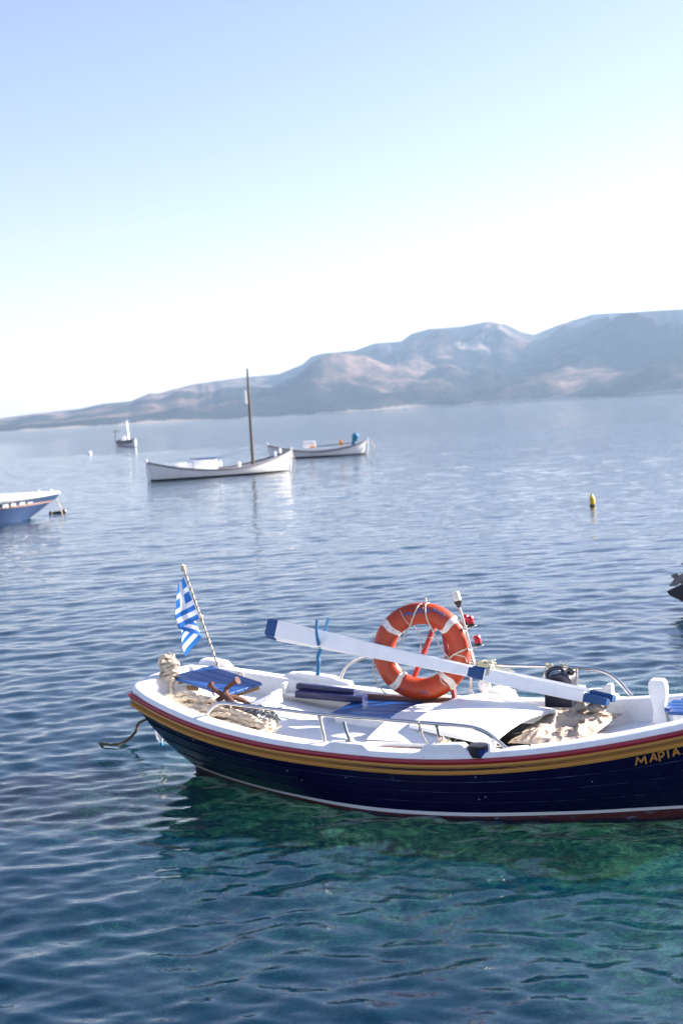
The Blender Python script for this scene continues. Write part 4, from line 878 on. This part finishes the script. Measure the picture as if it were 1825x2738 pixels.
def inA(p): return IA @ (Vector(p)-ta.location)
def atA(px, py): 
    d = ray(px, py); o = IA @ (CP-ta.location); r = IA @ d; return o+r*(-o.y/r.y)
a, b = atA(676, 1238), atA(661, 990); MB().tube([a-Vector((0, 0, .3)), a.lerp(b, .5), b], [.075, .065, .042], 10).build('mast', 'mast_wood', ta)
MB().lathe([(.02, 0), (.05, .02), (.05, .07), (.02, .09)], b, (0, 0, 1), 8).build('masthead', 'mast_wood', ta)
q = atA(657, 1062); MB().box(q+Vector((-.03, -.05, 0)), (.10, .12, .62), None, .03, (.6, .6)).build('furled_pennant', 'white_clean', ta)
a, b = atA(514, 1254), atA(573, 1224); cbn = MB().box(((a.x+b.x)/2, 0, (a.z+b.z)/2-.06), (b.x-a.x, .8, b.z-a.z+.1), None, .03).build('cabin', 'white_clean', ta)
MB().box(((a.x+b.x)/2+.06, 0, b.z+.0), (b.x-a.x+.02, .86, .05), None, .02).build('cabin_roof', 'blue_tip', cbn)
a, b = atA(470, 1240), atA(512, 1240); MB().box(((a.x+b.x)/2, 0, a.z-.1), (b.x-a.x, .5, .24), None, .04).build('stern_locker', 'white_clean', ta)
for px_, py_ in ((735, 1214), (748, 1206), (590, 1240), (640, 1242)):
    q = atA(px_, py_); MB().lathe([(.06, -.1), (.07, 0), (.05, .1), (.02, .14)], q, (0, 0, 1), 8).build('deck_bollard', 'white_clean', ta)
q0, q1 = atA(782, 1212), atA(786, 1256); MB().tube(spline([q0, q0.lerp(q1, .5)+Vector((.06, 0, 0)), q1-Vector((0, 0, .1))], 4), .02, 6).build('bow_line', 'rope_thin', ta)

tb, LB, shb = moored('outboard_boat', 'white open boat with teal-covered outboard, partly hidden behind the mast boat', on_z(735, 1228, 0), on_z(976, 1214, 0), 1.8, .86, .34, .80, 'hull_white', 'boot_black', 'stripe_grey', .62, (.35, .15))
IB = Matrix.Rotation(-tb.rotation_euler.z, 3, 'Z')
def atB(px, py): d = ray(px, py); o = IB @ (CP-tb.location); r = IB @ d; return o+r*(-o.y/r.y)
q = atB(949, 1168); mo = MB().lathe([(.05, -.30), (.14, -.22), (.20, -.02), (.21, .10), (.13, .20), (.0, .24)], q, (.25, 0, 1), 14).build('outboard_cover', 'tarp_teal', tb)
MB().box(q+Vector((-.12, 0, -.42)), (.2, .26, .42), None, .05).build('outboard_leg_cover', 'tarp_teal', tb)
q = atB(911, 1184); MB().lathe([(.0, -.12), (.16, -.08), (.19, 0), (.16, .08), (.0, .12)], q, (1, 0, .2), 12).build('orange_float', 'float_orange', tb)
q = atB(826, 1188); MB().box(q, (.75, .6, .36), None, .06).build('white_locker', 'white_clean', tb)
q = atB(835, 1195); MB().box(q+Vector((0, -.5, 0)), (.3, .2, .12), None, .03).build('orange_box', 'float_orange', tb)
MB().beam(atB(845, 1196)+Vector((0, -.55, .05)), atB(940, 1186)+Vector((0, -.55, .05)), .05, .05).build('stowed_oar', 'mast_wood', tb)
q0, q1 = atB(990, 1178), atB(983, 1222); MB().tube(spline([q0, q0.lerp(q1, .5)+Vector((.3, 0, 0)), q1], 5), .025, 6).build('stern_line', 'rope_cream', tb)

tc_, LC, shc = moored('small_boat', 'small far boat with dark topsides and a short white mast, leftmost in the distance', on_z(316, 1190, 0), on_z(362, 1194.5, 0), 1.5, .62, .62, .85, 'hull_white', 'stripe_pink', 'boot_black', .55)
IC = Matrix.Rotation(-tc_.rotation_euler.z, 3, 'Z')
def atC(px, py): d = ray(px, py); o = IC @ (CP-tc_.location); r = IC @ d; return o+r*(-o.y/r.y)
a, b = atC(345, 1180), atC(338, 1124); MB().tube([a-Vector((0, 0, .3)), b], [.10, .085], 10).build('mast', 'white_clean', tc_)
MB().beam(atC(330, 1127), atC(347, 1125), .10, .10).build('crosstree', 'white_clean', tc_)
MB().box(atC(331, 1172), (.7, .6, .5), None, .1, (.6, .7)).build('wheelhouse', 'white_clean', tc_)
a, b = atC(308, 1179), atC(309, 1148); MB().tube([a, b], .03, 6).build('stern_pole', 'mast_wood', tc_)
MB().beam(atC(296, 1156), atC(322, 1152), .05, .05).build('boom', 'mast_wood', tc_)
# dark upper band of the small boat
for side in (-1, 1):
    MB().grid(lambda u, v: Vector((LC*u, side*(.76*max(0, math.sin(math.pi*u))**.55+.06), shc(u)-.03-.36*v)), 21, 3).build('dark_band', 'band_dark', tc_)

# speedboat at the left edge
tipw = on_y(160, 1326, 41.5); ang = R_(24); sb = empty('speedboat', (tipw.x, tipw.y, 0), (0, 0, ang), 'blue and white speedboat cut off by the left edge', 'boat')
def spd(u, v, side, z0, z1, out=0.0):
    x = -5.2*(1-u); b = .95*(1-max(0, (u-.45)/.55)**2.2); z = z0(u)+(z1(u)-z0(u))*v; k = (z-.0)/.62
    return Vector((x-(.95 if u > .5 else 0)*max(0, (u-.5)/.5)**2*max(0, 1-k)*1.0, side*(b*(.80+.20*min(1, k))+out), z))
gz = lambda u: .82-.10*u; bz = lambda u: .50+.04*u+.13*max(0, (u-.55)/.45)**1.5
for side in (-1, 1):
    MB().grid(lambda u, v: spd(u, v, side, bz, lambda u: -.25+.2*max(0, (u-.6)/.4)), 26, 8).build('hull_side', 'hull_blue', sb)
    MB().grid(lambda u, v: spd(u, v, side, gz, bz, .05*math.sin(v*3.14)+.02), 26, 7).build('gunwale', 'white_clean', sb)
    MB().grid(lambda u, v: spd(u, v, side, lambda u: .36+.14*u, lambda u: .30+.14*u, .012), 26, 3).build('stripe', 'stripe_pink', sb)
MB().grid(lambda u, v: Vector((spd(u, 0, 1, gz, gz).x, (2*v-1)*spd(u, 0, 1, gz, gz).y*1.01, gz(u)+.03*(1-(2*v-1)**2))), 26, 7).build('foredeck', 'white_clean', sb)
MB().lathe([(.0, -.035), (.03, -.03), (.035, 0), (.03, .03), (.0, .035)], (-.01, 0, .69), (0, 0, 1), 12).build('bow_cap', 'white_clean', sb)
for x_, y_ in ((-.25, -.05), (-.62, -.12)): MB().lathe([(.035, 0), (.025, .03), (.035, .08), (.0, .10)], (x_, y_, .73), (0, 0, 1), 10).build('deck_cleat', 'white_clean', sb)
MB().lathe([(.07, 0), (.09, .06), (.04, .12)], (-1.95, -.3, .75), (0, 0, 1), 10).build('deck_fitting', 'grey_plastic', sb)
mb = MB(); mb.grid(lambda u, v: Vector((-3.6+1.25*u, (2*v-1)*.62*(1-.25*u), .76+.42*(1-u**1.6)*(1-(2*v-1)**4))), 12, 11); mb.build('canvas_cover', 'tan_canvas', sb)
for k, wd in enumerate((.07, .12, .0, .10, .05, .0, .11, .10, .0, .08, .10)):
    if wd: MB().box(spd(.66+.018*k, .35, -1, lambda u: .46, lambda u: .46, .02)+Vector((0, 0, .02+.006*k)), (wd, .012, .11), Matrix.Rotation(.25, 3, 'Z'), .01).build('registration_mark', 'boot_white', sb)
MB().tube(spline([Vector((-.10, 0, .52)), Vector((.0, 0, .25)), Vector((.06, .02, -.05))], 5), .018, 8).build('bow_line', 'rope_cream', sb)
q = on_z(154, 1371, .03)
solo_ = MB().tube([q-Vector((.20, 0, 0)), q+Vector((.20, .05, .02))], .035, 8).lathe([(.0, -.07), (.07, -.03), (.07, .03), (.0, .07)], q-Vector((.2, 0, 0)), (1, 0, 0), 10).lathe([(.0, -.08), (.08, -.03), (.08, .03), (.0, .08)], q+Vector((.2, .05, .02)), (1, 0, 0), 10)
solo_.v = [tuple(Vector(p)-q) for p in solo_.v]; o = solo_.build('mooring_float', 'black_plastic', None, label='dark dumbbell float on the water under the speedboat bow', cat='float'); o.location = q
# buoys
q = on_z(1583, 1352, 0); yb = empty('yellow_buoy', q, (.06, -.05, 0), 'yellow pillar buoy floating on the right side of the bay', 'buoy')
MB().lathe([(.0, -.22), (.05, -.2), (.066, -.12), (.066, .17), (.068, .18), (.05, .215), (.02, .27), (.014, .285), (.0, .29)], (0, 0, 0), (0, 0, 1), 18).build('body', 'yellow_buoy', yb)
MB().lathe([(.0665, -.12), (.0685, -.05), (.0685, .035), (.0665, .045)], (0, 0, 0), (0, 0, 1), 18).build('waterline_grime', 'mast_wood', yb)
MB().tube([(.012*math.cos(a), 0, .295+.012*math.sin(a)) for a in np.linspace(0, 6.28, 10)[:-1]], .004, 5, closed=True).build('top_eye', 'iron_black', yb)
q = on_z(240, 1214, 0); fl_ = empty('white_float', q, (0, 0, .3), 'tiny white round float on the water below the far small boat', 'buoy')
MB().lathe([(.0, -.2), (.16, -.14), (.22, 0), (.16, .14), (.05, .19), (.0, .2)], (0, 0, .06), (.5, 0, 1), 14).build('body', 'white_clean', fl_)
MB().lathe([(.03, .18), (.05, .24), (.0, .28)], (0, 0, .06), (.5, 0, 1), 8).build('neck', 'float_orange', fl_)

# tilted outboard of a dinghy that lies beyond the right edge
OY = 16.9
def ob(px, py, dy=0.0): return on_y(px, py, OY+dy)
oo = ob(1900, 1640); oo.z = 0; om = empty('dinghy', oo, (0, 0, 0), 'dark dinghy beyond the right edge, its tilted outboard reaching into view', 'boat'); OFF[om.name] = oo
mt_ = MB().beam(ob(1835, 1560), ob(1960, 1440), .12, .13, (0, 1, 0), .03).build('outboard_leg', 'motor_dark', om)
def ppoly(pts, dy, th): 
    P = [ob(x, y, dy) for x, y in pts]; n_ = len(P); e = Vector((0, th/2, 0))
    return MB().add([p-e for p in P]+[p+e for p in P], [tuple(range(n_)), tuple(range(2*n_-1, n_-1, -1))]+[(i, (i+1) % n_, n_+(i+1) % n_, n_+i) for i in range(n_)])
ppoly([(1781, 1581), (1806, 1569), (1826, 1560), (1862, 1545), (1872, 1580), (1840, 1618), (1820, 1607), (1790, 1593)], .02, .035).build('skeg', 'motor_dark', mt_, smooth=False)
MB().lathe([(.0, -.10), (.03, -.08), (.05, -.02), (.055, .06), (.05, .2)], ob(1822, 1549), (ob(1870, 1535)-ob(1822, 1549)).normalized(), 14).build('gearcase', 'grey_plastic', mt_)
for pts, dy in (([(1819, 1556), (1806, 1567), (1786, 1568), (1795, 1556), (1803, 1545), (1815, 1545)], -.05), ([(1812, 1548), (1803, 1552), (1798, 1545), (1791, 1541), (1797, 1535), (1808, 1532), (1814, 1540)], .04), ([(1818, 1548), (1812, 1540), (1822, 1533), (1836, 1528), (1836, 1545)], .0)):
    ppoly(pts, dy, .014).build('propeller_blade', 'grey_plastic', mt_, smooth=False)
ppoly([(1820, 1508), (1830, 1503), (1850, 1510), (1850, 1517), (1828, 1513)], 0, .08).build('trim_tab', 'motor_dark', mt_, smooth=False)
c_ = ob(1985, 1420); MB().box(c_, (.30, .34, .46), Matrix.Rotation(R_(-48), 3, 'Y'), .09, (.85, .85)).build('outboard_cowl', 'motor_dark', mt_)
def ding(u, v):
    q = u; side = 2*v-1; x = oo.x+.42+2.6*q; b = .66*(1-max(0, (q-.4)/.6)**2); a = abs(side); return Vector((x, oo.y+side*b, (.42+.12*q)*(a**2.2)-.10*(1-a**2)))
MB().grid(ding, 18, 17).build('dinghy_hull', 'grey_plastic', om)
MB().box((oo.x+.42, oo.y, .17), (.05, 1.22, .52), None, .02).build('dinghy_transom', 'brown_wood', om)
for side in (-1, 1): MB().tube([ding(u, .5+.5*side) for u in np.linspace(0, 1, 14)], .03, 8).build('dinghy_rail', 'motor_dark', om)
# white speck of a far vessel under the hills
q = on_z(1085, 1091.6, 0); q = q*(2600/q.y); q.z = 0; fv = empty('far_vessel', q, (0, 0, 0), 'tiny white vessel close under the far hills', 'boat')
MB().box((0, 0, 1.2), (11, 3.5, 2.4), None, .6, (1, 1)).build('hull', 'white_clean', fv); MB().box((-1.5, 0, 3.2), (4, 2.6, 1.8), None, .4, (.7, .8)).build('wheelhouse', 'white_clean', fv)
